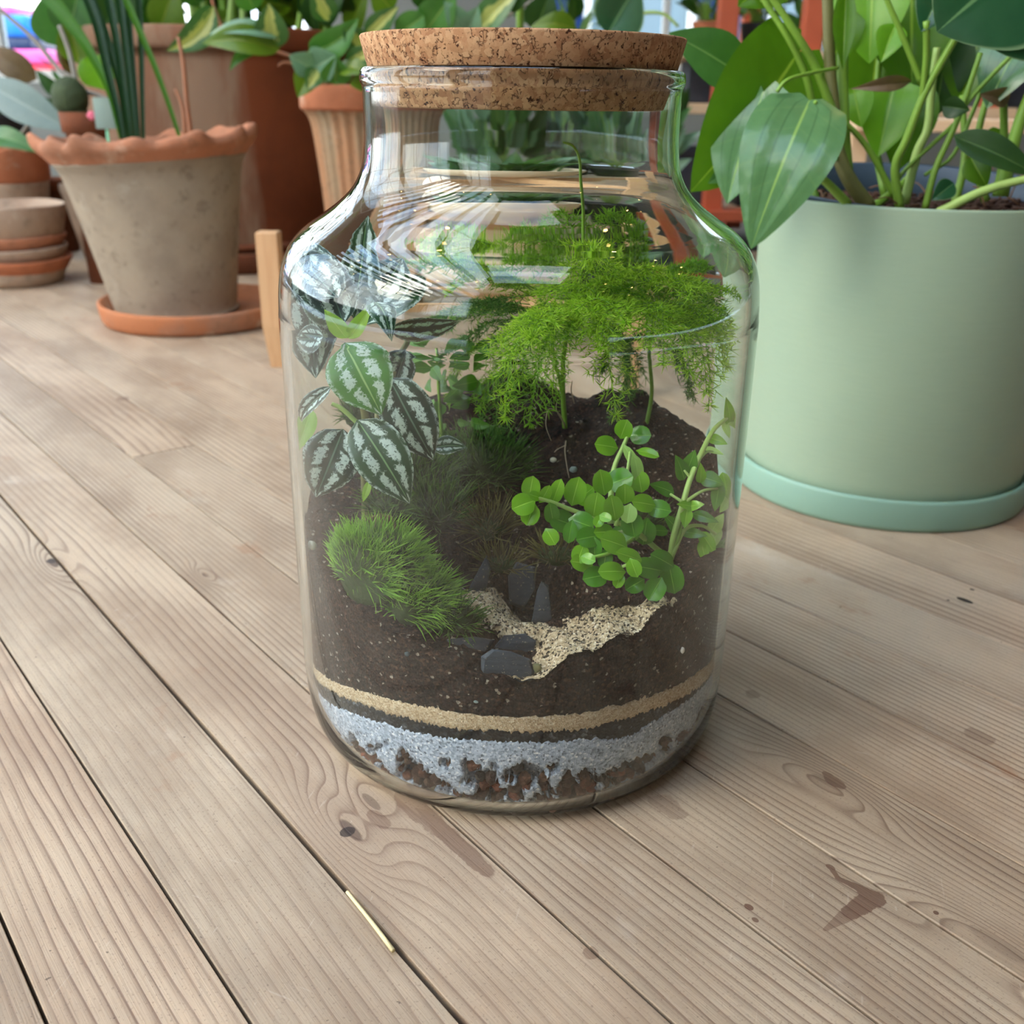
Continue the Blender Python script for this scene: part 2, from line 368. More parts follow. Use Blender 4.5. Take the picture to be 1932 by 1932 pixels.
def terracotta(name, base, stain, lo=.45, hi=.65, sc=9., dirt=lin(70, 66, 52), dirt_a=.35, vert=False, pale=lin(214, 196, 172), pale_a=.15, flip=False):
    m, nt, bs, _ = mat(name); c = objco(nt)
    v = c if not vert else nd(nt, 'ShaderNodeMapping', {'Vector': c, 'Scale': (1, 1, .16)}).outputs[0]
    f = sm(nt, nz(nt, v, sc, 5, .62), lo, hi)
    col = mx(nt, f, base, stain)
    col = mx(nt, ma(nt, 'MULTIPLY', sm(nt, nz(nt, c, sc * 6, 4, .7), .52, .7), dirt_a), col, dirt)
    col = mx(nt, ma(nt, 'MULTIPLY', sm(nt, nz(nt, c, sc * 2.3, 5, .7), .58, .72), pale_a * 3), col, pale)
    setc(nt, bs, col, .85, .2); bump(nt, bs, nz(nt, c, sc * 22, 4, .65), .35, .0015)
    return m

def leafmat(name, c1, c2, rib=None, edge=None, rough=.35, trans=.25, back=None, kind=None, vein=0., tcol=None, lveins=0.):
    """leaf: u across, v along; rib is the midrib colour"""
    m, nt, bs, out = mat(name); uvn = nd(nt, 'ShaderNodeUVMap'); s = sep(nt, uvn.outputs[0])
    au = ma(nt, 'ABSOLUTE', ma(nt, 'MULTIPLY_ADD', s[0], 2., -1.)); v = s[1]
    oc = objco(nt); f = nz(nt, oc, 90., 3)
    col = mx(nt, f, c1, c2)
    if kind == 'silver':
        # two broad silver bands between midrib and margin, broken by the side veins
        ang = ma(nt, 'SINE', ma(nt, 'MULTIPLY_ADD', au, -3.6, ma(nt, 'MULTIPLY', v, 21.)))
        n1 = nz(nt, com(nt, ma(nt, 'MULTIPLY', s[0], 7.), ma(nt, 'MULTIPLY', v, 8.), nd(nt, 'ShaderNodeObjectInfo').outputs['Random']), 2.2, 5, .75)
        n2 = nz(nt, oc, 900., 4, .7)
        band = sm(nt, ma(nt, 'ADD', ma(nt, 'ABSOLUTE', ma(nt, 'SUBTRACT', au, .42)), ma(nt, 'MULTIPLY', ma(nt, 'SUBTRACT', n1, .5), .75)), .2, .13)
        brk = sm(nt, ma(nt, 'ADD', ang, ma(nt, 'MULTIPLY', ma(nt, 'SUBTRACT', n1, .5), 1.3)), -1.0, -.72)
        edg = ma(nt, 'MULTIPLY', sm(nt, au, .82, .97), sm(nt, n1, .42, .58))
        p = ma(nt, 'MAXIMUM', ma(nt, 'MULTIPLY', band, brk), edg); p = ma(nt, 'MULTIPLY', p, sm(nt, n2, .34, .46))
        col = mx(nt, ma(nt, 'MULTIPLY', p, .92), col, lin(206, 222, 214))
    if kind == 'varieg':
        n1 = nz(nt, com(nt, ma(nt, 'MULTIPLY', s[0], 4.), ma(nt, 'MULTIPLY', v, 2.), nd(nt, 'ShaderNodeObjectInfo').outputs['Random']), 2., 4, .6)
        p = sm(nt, ma(nt, 'ADD', au, ma(nt, 'MULTIPLY', ma(nt, 'SUBTRACT', n1, .5), 1.1)), .42, .3)
        col = mx(nt, ma(nt, 'MULTIPLY', p, .85), col, lin(188, 190, 108))
    if vein:
        vn = ma(nt, 'SINE', ma(nt, 'MULTIPLY_ADD', au, -6., ma(nt, 'MULTIPLY', v, 34.)))
        col = mx(nt, ma(nt, 'MULTIPLY', sm(nt, vn, .9, 1.), vein), col, rib or c2)
    if lveins:
        for a_ in (.30, .62):
            col = mx(nt, ma(nt, 'MULTIPLY', sm(nt, ma(nt, 'ABSOLUTE', ma(nt, 'SUBTRACT', au, a_)), .035, .008), lveins), col, tuple(x * .55 for x in c1))
    if rib is not None: col = mx(nt, sm(nt, au, .045, .015), col, rib)
    if edge is not None: col = mx(nt, sm(nt, au, .9, .98), col, edge)
    setc(nt, bs, col, rough, .5)
    bump(nt, bs, nz(nt, oc, 260., 3), .12, .001)
    tr = nd(nt, 'ShaderNodeBsdfTranslucent', {'Color': mx(nt, 1.0, col, (*(tcol or (1.35, 1.5, .55)), 1), 'MULTIPLY')})
    ms = nd(nt, 'ShaderNodeMixShader', {0: trans, 1: bs.outputs[0], 2: tr.outputs[0]}); nt.links.new(ms.outputs[0], out.inputs['Surface'])
    return m
def needlemat(name, root, tip, trans=.35):
    m, nt, bs, out = mat(name); s = sep(nt, nd(nt, 'ShaderNodeUVMap').outputs[0])
    col = mx(nt, s[1], root, tip); setc(nt, bs, col, .5, .3)
    tr = nd(nt, 'ShaderNodeBsdfTranslucent', {'Color': col})
    ms = nd(nt, 'ShaderNodeMixShader', {0: trans, 1: bs.outputs[0], 2: tr.outputs[0]}); nt.links.new(ms.outputs[0], out.inputs['Surface'])
    return m
def grains(name, stops, scale, rough=.8, bmp=.8, spec=.3, dist=.0006, big=None):
    """granular filling: every grain its own colour"""
    m, nt, bs, _ = mat(name); c = objco(nt)
    vo = nd(nt, 'ShaderNodeTexVoronoi', {'Vector': c, 'Scale': scale}); rr = sep(nt, vo.outputs['Color'])[0]
    col = rp(nt, rr, stops)
    if big is not None: col = mx(nt, ma(nt, 'MULTIPLY', sm(nt, nz(nt, c, 60., 4, .65), .45, .65), .7), col, big)
    setc(nt, bs, col, rough, spec); bump(nt, bs, vo.outputs['Distance'], bmp, dist)
    return m

M = {}
M['wood'] = wood_planks()
M['terracotta'] = terracotta('terracotta_clean', lin(182, 112, 78), lin(164, 100, 68), dirt_a=.15)
M['tc_rim'] = terracotta('terracotta_rim', lin(178, 120, 90), lin(156, 108, 82), dirt_a=.3, pale_a=.12)
M['tc_old'] = terracotta('terracotta_weathered', lin(160, 146, 126), lin(146, 132, 114), .4, .62, 11., lin(98, 86, 72), .45, pale=lin(178, 168, 150), pale_a=.12)
M['tc_saucer'] = terracotta('terracotta_saucer', lin(186, 120, 82), lin(172, 126, 100), dirt_a=.2, pale_a=.2)
M['tc_grey'] = terracotta('terracotta_grey', lin(176, 152, 130), lin(160, 132, 110), dirt_a=.3, pale_a=.2)
M['tc_dark'] = terracotta('terracotta_dark', lin(120, 70, 46), lin(104, 64, 46), dirt_a=.3, pale_a=.05)
M['tc_flute'] = terracotta('terracotta_fluted', lin(186, 140, 104), lin(170, 146, 116), .42, .6, 14., lin(120, 100, 78), .4, vert=True, pale_a=.15)

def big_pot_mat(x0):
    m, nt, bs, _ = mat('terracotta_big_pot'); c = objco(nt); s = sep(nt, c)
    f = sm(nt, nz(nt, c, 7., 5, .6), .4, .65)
    col = mx(nt, f, lin(120, 64, 36), lin(104, 56, 32))  # base brown lowered to hold the shade on the pot's right side
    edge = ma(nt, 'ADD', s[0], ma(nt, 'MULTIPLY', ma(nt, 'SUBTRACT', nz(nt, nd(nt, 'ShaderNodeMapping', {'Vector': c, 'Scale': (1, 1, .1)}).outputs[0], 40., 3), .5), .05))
    lit_weathered = sm(nt, edge, x0 + .012, x0 - .012)  # left side mask: weathered grey patch, also painted lighter as the lit side
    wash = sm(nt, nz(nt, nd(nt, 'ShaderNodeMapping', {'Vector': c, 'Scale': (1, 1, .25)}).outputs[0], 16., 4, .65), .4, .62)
    col = mx(nt, ma(nt, 'MULTIPLY', lit_weathered, ma(nt, 'MULTIPLY_ADD', wash, .5, .45)), col, lin(142, 116, 94))
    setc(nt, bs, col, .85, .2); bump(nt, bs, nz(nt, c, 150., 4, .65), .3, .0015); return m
def cork_mat():
    m, nt, bs, _ = mat('cork'); c = objco(nt)
    w = nd(nt, 'ShaderNodeVectorMath', {0: c, 1: nd(nt, 'ShaderNodeVectorMath', {0: nd(nt, 'ShaderNodeTexNoise', {'Vector': c, 'Scale': 420., 'Detail': 4.}).outputs['Color'], 1: (.0045, .0045, .0045)}, operation='MULTIPLY').outputs[0]}, operation='ADD').outputs[0]
    vo = nd(nt, 'ShaderNodeTexVoronoi', {'Vector': w, 'Scale': 470.}); ve = nd(nt, 'ShaderNodeTexVoronoi', {'Vector': w, 'Scale': 470.}, feature='DISTANCE_TO_EDGE')
    r = sep(nt, vo.outputs['Color'])
    col = rp(nt, r[0], [(0, lin(166, 118, 82)), (.35, lin(188, 142, 102)), (.7, lin(206, 164, 122)), (1, lin(176, 130, 90))])
    crev = ma(nt, 'MULTIPLY', sm(nt, ve.outputs['Distance'], .12, .0), sm(nt, nz(nt, c, 330., 4, .65), .5, .58))
    col = mx(nt, ma(nt, 'MULTIPLY', crev, .85), col, lin(82, 46, 28))
    hole = sm(nt, nz(nt, c, 520., 2, .55), .64, .69)
    col = mx(nt, hole, col, lin(74, 42, 26)); fine = nz(nt, c, 1500., 2, .6)
    col = mx(nt, ma(nt, 'MULTIPLY', sm(nt, fine, .5, .7), .2), col, lin(150, 104, 70))
    setc(nt, bs, col, .85, .2)
    bump(nt, bs, ma(nt, 'SUBTRACT', ma(nt, 'MULTIPLY', r[1], .3), ma(nt, 'ADD', crev, hole)), .6, .0008); return m
def glass_mat():
    m, nt, bs, out = mat('jar_glass'); nt.nodes.remove(bs)
    g = nd(nt, 'ShaderNodeBsdfGlass', {'Color': (.975, .992, .982, 1), 'Roughness': 0., 'IOR': 1.47})
    c = objco(nt); b = nd(nt, 'ShaderNodeBump', {'Height': nz(nt, nd(nt, 'ShaderNodeMapping', {'Vector': c, 'Scale': (1, 1, .35)}).outputs[0], 30., 1, .4), 'Strength': .045, 'Distance': .002})
    nt.links.new(b.outputs[0], g.inputs['Normal']); nt.links.new(g.outputs[0], out.inputs['Surface']); return m
def pane_mat():
    m, nt, bs, out = mat('window_pane'); nt.nodes.remove(bs)
    t = nd(nt, 'ShaderNodeBsdfTransparent', {'Color': (.95, .97, .96, 1)}); g = nd(nt, 'ShaderNodeBsdfGlossy', {'Roughness': .02})
    f = nd(nt, 'ShaderNodeFresnel', {'IOR': 1.4}); k = nd(nt, 'ShaderNodeMixShader', {0: f.outputs[0], 1: t.outputs[0], 2: g.outputs[0]})
    nt.links.new(k.outputs[0], out.inputs['Surface']); return m
def soil_mat():
    m, nt, bs, _ = mat('potting_soil'); c = objco(nt)
    vo = nd(nt, 'ShaderNodeTexVoronoi', {'Vector': c, 'Scale': 900.}); rr = sep(nt, vo.outputs['Color'])
    col = rp(nt, rr[0], [(0, lin(20, 13, 11)), (.5, lin(46, 30, 24)), (.88, lin(70, 47, 38)), (.975, lin(98, 74, 60)), (.985, lin(176, 166, 150))])
    lump = nz(nt, c, 120., 5, .7); col = mx(nt, sm(nt, lump, .35, .65), mx(nt, 1., col, (.55, .5, .5, 1), 'MULTIPLY'), col)
    setc(nt, bs, col, .85, .25)
    bump(nt, bs, ma(nt, 'ADD', lump, ma(nt, 'MULTIPLY', vo.outputs['Distance'], .5)), .9, .0015); return m
M['cork'] = cork_mat(); M['glass'] = glass_mat(); M['pane'] = pane_mat(); M['soil'] = soil_mat()
M['sand'] = grains('pale_sand', [(0, lin(176, 146, 112)), (.4, lin(208, 182, 146)), (.8, lin(226, 204, 170)), (1, lin(238, 224, 198))], 1500.)
M['sandpath'] = grains('pale_sand_path', [(0, lin(50, 40, 34)), (.2, lin(96, 80, 62)), (.3, lin(180, 154, 120)), (.8, lin(214, 190, 154)), (1, lin(236, 220, 192))], 1200., bmp=.9)
M['charcoal'] = grains('black_grit', [(0, lin(6, 7, 9)), (.7, lin(22, 24, 28)), (.93, lin(48, 52, 58)), (1, lin(104, 108, 112))], 800., .6)
M['silver_sand'] = grains('silver_grey_sand', [(0, lin(88, 96, 110)), (.12, lin(140, 152, 170)), (.5, lin(178, 190, 208)), (.88, lin(204, 214, 228)), (1, lin(252, 252, 255))], 1150., .4, bmp=.35, spec=.6)
M['lava_bed'] = plain('lava_bed_brown', lin(74, 48, 36), .8, var=.4, scale=200, bmp=.4)
def lava():
    m, nt, bs, _ = mat('lava_rock'); c = objco(nt); r = nd(nt, 'ShaderNodeObjectInfo').outputs['Random']
    col = rp(nt, r, [(0, lin(80, 56, 42)), (.35, lin(98, 66, 48)), (.55, lin(120, 72, 50)), (.72, lin(66, 60, 56)), (.9, lin(92, 70, 56)), (.95, lin(164, 80, 48)), (1, lin(88, 60, 46))])
    f = nz(nt, c, 420., 4, .7); col = mx(nt, sm(nt, f, .4, .7), mx(nt, 1., col, (.6, .55, .5, 1), 'MULTIPLY'), col); setc(nt, bs, col, .8, .3); bump(nt, bs, f, .8, .001); return m
M['lava'] = lava()
def slate():
    m, nt, bs, _ = mat('blue_black_slate'); c = objco(nt); f = nz(nt, nd(nt, 'ShaderNodeMapping', {'Vector': c, 'Scale': (1, 1, 4)}).outputs[0], 130., 5, .65)
    col = mx(nt, f, lin(40, 44, 52), lin(84, 92, 104)); col = mx(nt, sm(nt, nz(nt, c, 800., 3, .7), .62, .7), col, lin(170, 160, 144)); setc(nt, bs, col, .6, .4); bump(nt, bs, f, .7, .001); return m
M['slate'] = slate()
M['bark'] = plain('bark_chip', lin(112, 84, 66), .85, var=.45, scale=160, bmp=.7)
M['stone_pale'] = plain('pale_pebble', lin(206, 202, 184), .6, var=.12, scale=200)
M['stone_blue'] = plain('bluish_pebble', lin(142, 158, 156), .5, var=.2, scale=200)
M['stone_green'] = plain('olive_pebble', lin(146, 142, 96), .5, var=.3, scale=300)
M['root'] = plain('thin_root', lin(176, 156, 136), .7)
M['straw'] = plain('dry_straw', lin(232, 214, 160), .6)
# leaves
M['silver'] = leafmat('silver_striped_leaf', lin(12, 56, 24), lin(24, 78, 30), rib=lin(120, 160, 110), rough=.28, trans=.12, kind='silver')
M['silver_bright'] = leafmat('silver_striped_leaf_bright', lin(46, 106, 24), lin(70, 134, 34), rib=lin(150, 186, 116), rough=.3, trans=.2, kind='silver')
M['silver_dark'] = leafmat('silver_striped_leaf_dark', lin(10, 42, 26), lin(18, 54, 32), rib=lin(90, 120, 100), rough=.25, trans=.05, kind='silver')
M['leaf_brown'] = leafmat('brown_leaf_underside', lin(96, 74, 50), lin(84, 66, 44), rough=.5, trans=.1, kind='silver')
M['young'] = leafmat('young_leaf', lin(142, 182, 66), lin(168, 204, 84), rib=lin(190, 214, 120), rough=.4, trans=.3)
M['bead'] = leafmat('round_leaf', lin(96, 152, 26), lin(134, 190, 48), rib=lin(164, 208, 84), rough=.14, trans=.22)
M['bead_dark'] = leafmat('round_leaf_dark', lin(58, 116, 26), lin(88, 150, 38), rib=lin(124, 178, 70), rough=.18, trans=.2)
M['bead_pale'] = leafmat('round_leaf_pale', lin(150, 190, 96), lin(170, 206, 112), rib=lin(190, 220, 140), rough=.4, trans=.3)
M['serrate'] = leafmat('small_serrate_leaf', lin(88, 138, 40), lin(64, 112, 34), rib=lin(120, 160, 70), rough=.4, trans=.3)
M['stem_green'] = plain('green_stem', lin(126, 166, 58), .45, var=.2, scale=60)
M['stem_pale'] = plain('pale_green_stem', lin(164, 194, 104), .45, var=.15, scale=80)
M['stem_brown'] = plain('brown_green_stem', lin(112, 110, 60), .5, var=.25, scale=80)
M['pothos'] = leafmat('pothos_leaf', lin(82, 122, 76), lin(100, 142, 92), rib=lin(140, 176, 96), rough=.2, trans=.15, vein=.06, lveins=.4)
M['pothos_olive'] = leafmat('pothos_leaf_olive', lin(74, 116, 20), lin(88, 132, 26), rib=lin(140, 172, 60), rough=.35, trans=.35)
M['pothos_bright'] = leafmat('pothos_leaf_bright', lin(104, 160, 36), lin(122, 176, 46), rib=lin(160, 196, 80), rough=.35, trans=.4)
M['pothos_dark'] = leafmat('pothos_leaf_dark', lin(34, 76, 46), lin(44, 88, 54), rib=lin(96, 136, 88), edge=lin(110, 140, 100), rough=.22, trans=.12)
M['dry_leaf'] = leafmat('dry_brown_leaf', lin(120, 100, 70), lin(92, 70, 50), rough=.5, trans=.2)
M['hoya'] = leafmat('variegated_leaf', lin(58, 98, 48), lin(76, 116, 58), rib=lin(150, 164, 90), rough=.32, trans=.2, kind='varieg')
M['hoya_green'] = leafmat('waxy_green_leaf', lin(66, 118, 48), lin(84, 136, 58), rib=lin(130, 160, 80), rough=.32, trans=.25)
M['hoya_olive'] = leafmat('waxy_olive_leaf', lin(86, 116, 30), lin(102, 130, 36), rib=lin(140, 150, 60), rough=.35, trans=.3)
M['hoya_grey'] = leafmat('waxy_greygreen_leaf', lin(104, 142, 112), lin(122, 160, 128), rib=lin(150, 176, 140), rough=.3, trans=.15)
M['strap'] = leafmat('strap_leaf', lin(24, 54, 30), lin(34, 68, 38), rib=lin(70, 104, 64), rough=.3, trans=.15)
M['strap_green'] = leafmat('strap_leaf_green', lin(60, 108, 26), lin(74, 124, 34), rough=.35, trans=.3)
M['leaf_grey'] = leafmat('grey_blue_leaf', lin(96, 116, 112), lin(112, 132, 126), rib=lin(130, 146, 138), rough=.5, trans=.1)
M['leaf_mid'] = leafmat('mid_green_leaf', lin(62, 106, 52), lin(80, 128, 66), rib=lin(120, 156, 96), rough=.4, trans=.25)
M['leaf_far'] = leafmat('deep_green_leaf', lin(34, 66, 26), lin(50, 86, 32), rib=lin(90, 120, 60), rough=.4, trans=.3)
M['needle'] = needlemat('fern_needle_bright', lin(132, 188, 30), lin(206, 238, 84), .5)
M['needle_mid'] = needlemat('fern_needle_mid', lin(104, 162, 34), lin(160, 206, 64), .45)
M['needle_dark'] = needlemat('fern_needle_dark', lin(66, 116, 40), lin(98, 148, 56), .4)
M['moss'] = needlemat('moss_bright', lin(40, 92, 8), lin(160, 212, 76), .35)
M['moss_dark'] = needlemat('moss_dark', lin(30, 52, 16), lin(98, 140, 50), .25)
M['moss_brown'] = needlemat('moss_brown', lin(60, 50, 28), lin(128, 122, 66), .25)
M['moss_base'] = plain('moss_mat', lin(40, 58, 14), .9, var=.4, scale=300, bmp=.5)
# rest
def sage():
    m, nt, bs, _ = mat('sage_green_coating'); c = objco(nt)
    f = nz(nt, nd(nt, 'ShaderNodeMapping', {'Vector': c, 'Scale': (1, 1, 9)}).outputs[0], 60., 2)
    setc(nt, bs, mx(nt, f, lin(152, 173, 147), lin(158, 179, 152)), .48, .4); bump(nt, bs, nz(nt, c, 1400., 2), .08, .0004); return m
M['sage'] = sage(); M['sage_blue'] = plain('sage_blue_coating', lin(140, 176, 156), .42, .4, .02, 60)
M['nursery'] = plain('dark_blue_plastic', lin(58, 76, 92), .45)
M['bark_mulch'] = plain('bark_mulch', lin(78, 52, 38), .9, var=.5, scale=160, bmp=.9)
M['fibre'] = plain('coir_fibre', lin(128, 94, 66), .9, var=.3, scale=200)
M['orange_wood'] = plain('orange_painted_wood', lin(196, 96, 62), .6, var=.1, scale=20)
M['pale_wood'] = plain('pale_pine', lin(222, 190, 152), .6, var=.08, scale=30)
def post_wood():
    m, nt, bs, _ = mat('light_oak'); c = objco(nt); f = nz(nt, nd(nt, 'ShaderNodeMapping', {'Vector': c, 'Scale': (1, 1, .05)}).outputs[0], 260., 3, .6)
    setc(nt, bs, mx(nt, f, lin(190, 142, 98), lin(222, 182, 138)), .5, .3); return m
M['oak'] = post_wood()
M['beige'] = plain('sand_glazed_clay', lin(226, 206, 176), .45, var=.05, scale=30)
M['black'] = plain('black_plastic', lin(26, 28, 30), .6)
M['slate_grey'] = plain('dark_grey_plastic', lin(60, 66, 76), .5)
M['grey_light'] = plain('light_grey_plastic', lin(176, 186, 196), .5)
M['white'] = plain('white_paint', lin(232, 232, 226), .6, var=.03)
M['wall'] = plain('grey_plaster', lin(140, 142, 136), .9, var=.06, scale=4)
M['dark_wall'] = plain('dark_green_grey_wall', lin(52, 56, 48), .9, var=.1, scale=4)
M['concrete'] = plain('concrete', lin(120, 116, 110), .9, var=.1, scale=6)
M['beam'] = plain('roof_beam_brown', lin(86, 66, 52), .7, var=.1, scale=8)
M['ceiling'] = plain('ceiling_boards', lin(92, 78, 64), .8, var=.08, scale=6)
M['cactus'] = plain('cactus_skin', lin(58, 72, 40), .8, var=.5, scale=90, bmp=.8)
M['card'] = plain('grey_green_card', lin(146, 166, 154), .7, var=.03)
M['pink'] = plain('pink_print', lin(226, 110, 130), .7)
M['mint'] = plain('mint_print', lin(140, 214, 170), .7)
M['twig'] = plain('grey_twig', lin(150, 144, 134), .8, var=.2, scale=80)
M['cane'] = plain('brown_cane', lin(150, 96, 62), .6, var=.2, scale=60)
M['van_blue'] = plain('blue_car_paint', lin(30, 130, 226), .25)
M['van_red'] = plain('red_car_paint', lin(232, 40, 66), .25)
M['van_pink'] = plain('pink_car_paint', lin(244, 104, 176), .3)
M['van_glass'] = plain('dark_car_glass', lin(24, 44, 84), .1)
M['rubber'] = plain('black_rubber', lin(24, 24, 26), .7)
M['asphalt'] = plain('asphalt', lin(150, 158, 166), .9)

def struct(o): o['kind'] = 'structure'; return o

# ================================================================== the room
# floor: one thing, every board a part of it
floor = thing('floor', None, None, (0, 0, 0), kind='structure')
XMIN, XMAX, YMIN, YMAX = -1.95, 1.95, -1.7, 1.62
def clip_poly(poly, a, b, c_):
    out = []
    for i in range(len(poly)):
        p, q = poly[i], poly[(i + 1) % len(poly)]; fp = a * p[0] + b * p[1] - c_; fq = a * q[0] + b * q[1] - c_
        if fp <= 0: out.append(p)
        if (fp < 0 < fq) or (fq < 0 < fp): t = fp / (fp - fq); out.append((p[0] + (q[0] - p[0]) * t, p[1] + (q[1] - p[1]) * t))
    return out
SEAMS = [-.2372, -.1857, -.1317, -.0780, -.0252, .0295, .0846, .1392, .1945, .2512]
while SEAMS[0] > -2.4: SEAMS.insert(0, SEAMS[0] - .0548)
while SEAMS[-1] < 2.4: SEAMS.append(SEAMS[-1] + .0552)
def plank(n0, n1, u0, u1, dz):
    q = [tuple(UDIR * a + NDIR * b) for a, b in ((u0, n0), (u1, n0), (u1, n1), (u0, n1))]
    for k in ((1, 0, XMAX), (-1, 0, -XMIN), (0, 1, YMAX), (0, -1, -YMIN)): q = clip_poly(q, *k) if len(q) > 2 else []
    if len(q) < 3: return
    q = np.array(q); ar = np.cross(q[1] - q[0], q[2] - q[0])
    if ar < 0: q = q[::-1]
    cen = q.mean(0); k = len(q)
    d = np.roll(q, -1, 0) - q; d /= np.linalg.norm(d, axis=1)[:, None] + 1e-9; inn = np.stack([-d[:, 1], d[:, 0]], 1)
    ins = q + (inn + np.roll(inn, 1, 0)) * .0003
    V = np.vstack([np.c_[q, np.full(k, -.02)], np.c_[q, np.full(k, dz - .0005)], np.c_[ins, np.full(k, dz)]])
    F = [list(range(k))[::-1], [2 * k + i for i in range(k)]]
    for r in (0, 1): F += [[r * k + i, r * k + (i + 1) % k, (r + 1) * k + (i + 1) % k, (r + 1) * k + i] for i in range(k)]
    obj('plank', V, F, M['wood'], floor, smooth=False)
for i in range(len(SEAMS) - 1):
    a, b = SEAMS[i], SEAMS[i + 1]; g0 = .0006; g1 = .0006
    if abs(b + .1317) < 1e-4: g1 = .0011
    if abs(a + .1317) < 1e-4: g0 = .0012
    if abs(a + .0252) < 1e-4: brk = [-3.2, -.4680, 3.2]
    else: brk = [-3.2, (-1.1, -1.6, 1.25, 1.7)[i % 4] + .13 * (i % 5), 3.2]
    for k in range(len(brk) - 1): plank(a + g0, b - g1, brk[k] + .0006, brk[k + 1] - .0006, RNG.uniform(-.00015, 0))
V, F = box((0, -.04, -.028), (3.9, 3.32, .016)); obj('subfloor', V, F, M['black'], floor, smooth=False)
V, F = box((0, 1.632, .008), (3.9, .02, .03), .003); struct(obj('trim_1', V, F, M['black'], smooth=False))
V, F = box((0, 2.45, -.06), (6.4, 1.6, .05)); struct(obj('floor_back', V, F, M['concrete'], smooth=False))

def wall_with_holes(name, org, du, dv, W_, H_, holes, th, m, nn):
    """wall of boxes around rectangular openings (u0,u1,v0,v1)"""
    us = sorted({0, W_, *[h[0] for h in holes], *[h[1] for h in holes]}); vs = sorted({0, H_, *[h[2] for h in holes], *[h[3] for h in holes]})
    mb = MB(); R = np.array([du, nn, dv]).T
    for i in range(len(us) - 1):
        for j in range(len(vs) - 1):
            cu, cv = (us[i] + us[i + 1]) / 2, (vs[j] + vs[j + 1]) / 2
            if any(h[0] < cu < h[1] and h[2] < cv < h[3] for h in holes): continue
            V, F = box((0, 0, 0), (us[i + 1] - us[i], th, vs[j + 1] - vs[j]))
            mb.add(V @ R.T + np.array(org) + np.array(du) * cu + np.array(dv) * cv, F)
    return struct(mb.build(name, m, smooth=False))
WIN = [0]
def window(org, du, dv, nn, u0, u1, v0, v1, nx, ny, m=None):
    WIN[0] += 1; w = thing('window_%d' % WIN[0], None, None, tuple(np.array(org) + np.array(du) * u0 + np.array(dv) * v0), kind='structure')
    R = np.array([du, nn, dv]).T; o = np.array(org, float); m = m or M['white']
    def bar(cu, cv, su, sv, nm):
        V, F = box((0, 0, 0), (su, .05, sv), .004); obj(nm, V @ R.T + o + np.array(du) * cu + np.array(dv) * cv, F, m, w, smooth=False)
    for cu in (u0 + .02, u1 - .02): bar(cu, (v0 + v1) / 2, .04, v1 - v0, 'frame')
    for cv in (v0 + .02, v1 - .02): bar((u0 + u1) / 2, cv, u1 - u0, .04, 'frame')
    for k in range(1, nx): bar(u0 + (u1 - u0) * k / nx, (v0 + v1) / 2, .022, v1 - v0 - .08, 'mullion')
    for k in range(1, ny): bar((u0 + u1) / 2, v0 + (v1 - v0) * k / ny, u1 - u0 - .08, .022, 'mullion')
    V, F = box((0, 0, 0), (u1 - u0 - .08, .004, v1 - v0 - .08)); obj('pane', V @ R.T + o + np.array(du) * (u0 + u1) / 2 + np.array(dv) * (v0 + v1) / 2, F, M['pane'], w, smooth=False)
X0, X1, Y0, Y1, Z1 = -3.0, 2.3, -2.6, 3.2, 2.35
EX, EY, EZ = (1, 0, 0), (0, 1, 0), (0, 0, 1)
hb = [(.25, 2.35, .3, 1.9), (3.0, 4.9, .36, 1.9)]
wall_with_holes('wall_back', (X0, Y1, 0), EX, EZ, X1 - X0, Z1, hb, .1, M['wall'], EY)
for h in hb: window((X0, Y1, 0), EX, EZ, EY, *h, 4, 3)
hl = [(.25, 2.7, .35, 2.28), (2.9, 5.5, .2, 2.28)]
wall_with_holes('wall_left', (X0, Y0, 0), EY, EZ, Y1 - Y0, Z1, hl, .1, M['wall'], EX)
for h in hl: window((X0, Y0, 0), EY, EZ, EX, *h, 4, 3)
wall_with_holes('wall_right', (X1, Y0, 0), EY, EZ, Y1 - Y0, Z1, [], .1, M['dark_wall'], EX)
hf = [(.3, 2.7, .7, 2.0)]
wall_with_holes('wall_front', (X0, Y0, 0), EX, EZ, X1 - X0, Z1, hf, .1, M['wall'], EY)
for h in hf: window((X0, Y0, 0), EX, EZ, EY, *h, 6, 2)
hc = [(.1, 2.6, .5, 4.3), (2.6, 3.6, .5, 2.3)]
wall_with_holes('ceiling', (X0, Y0, Z1), EX, EY, X1 - X0, Y1 - Y0, hc, .08, M['ceiling'], EZ)
V_, F_ = box((0, 0, 0), (.05, 3.8, .12), .004)
for k in range(9):
    struct(obj('trim_%d' % (k + 2), V_ + np.array((X0 + .1 + 2.5 * k / 8, Y0 + 2.4, Z1 - .02)), F_, M['beam'], smooth=False))
V, F = box((0, 0, -.3), (60, 60, .1)); struct(obj('ground_outside', V, F, M['asphalt'], smooth=False))

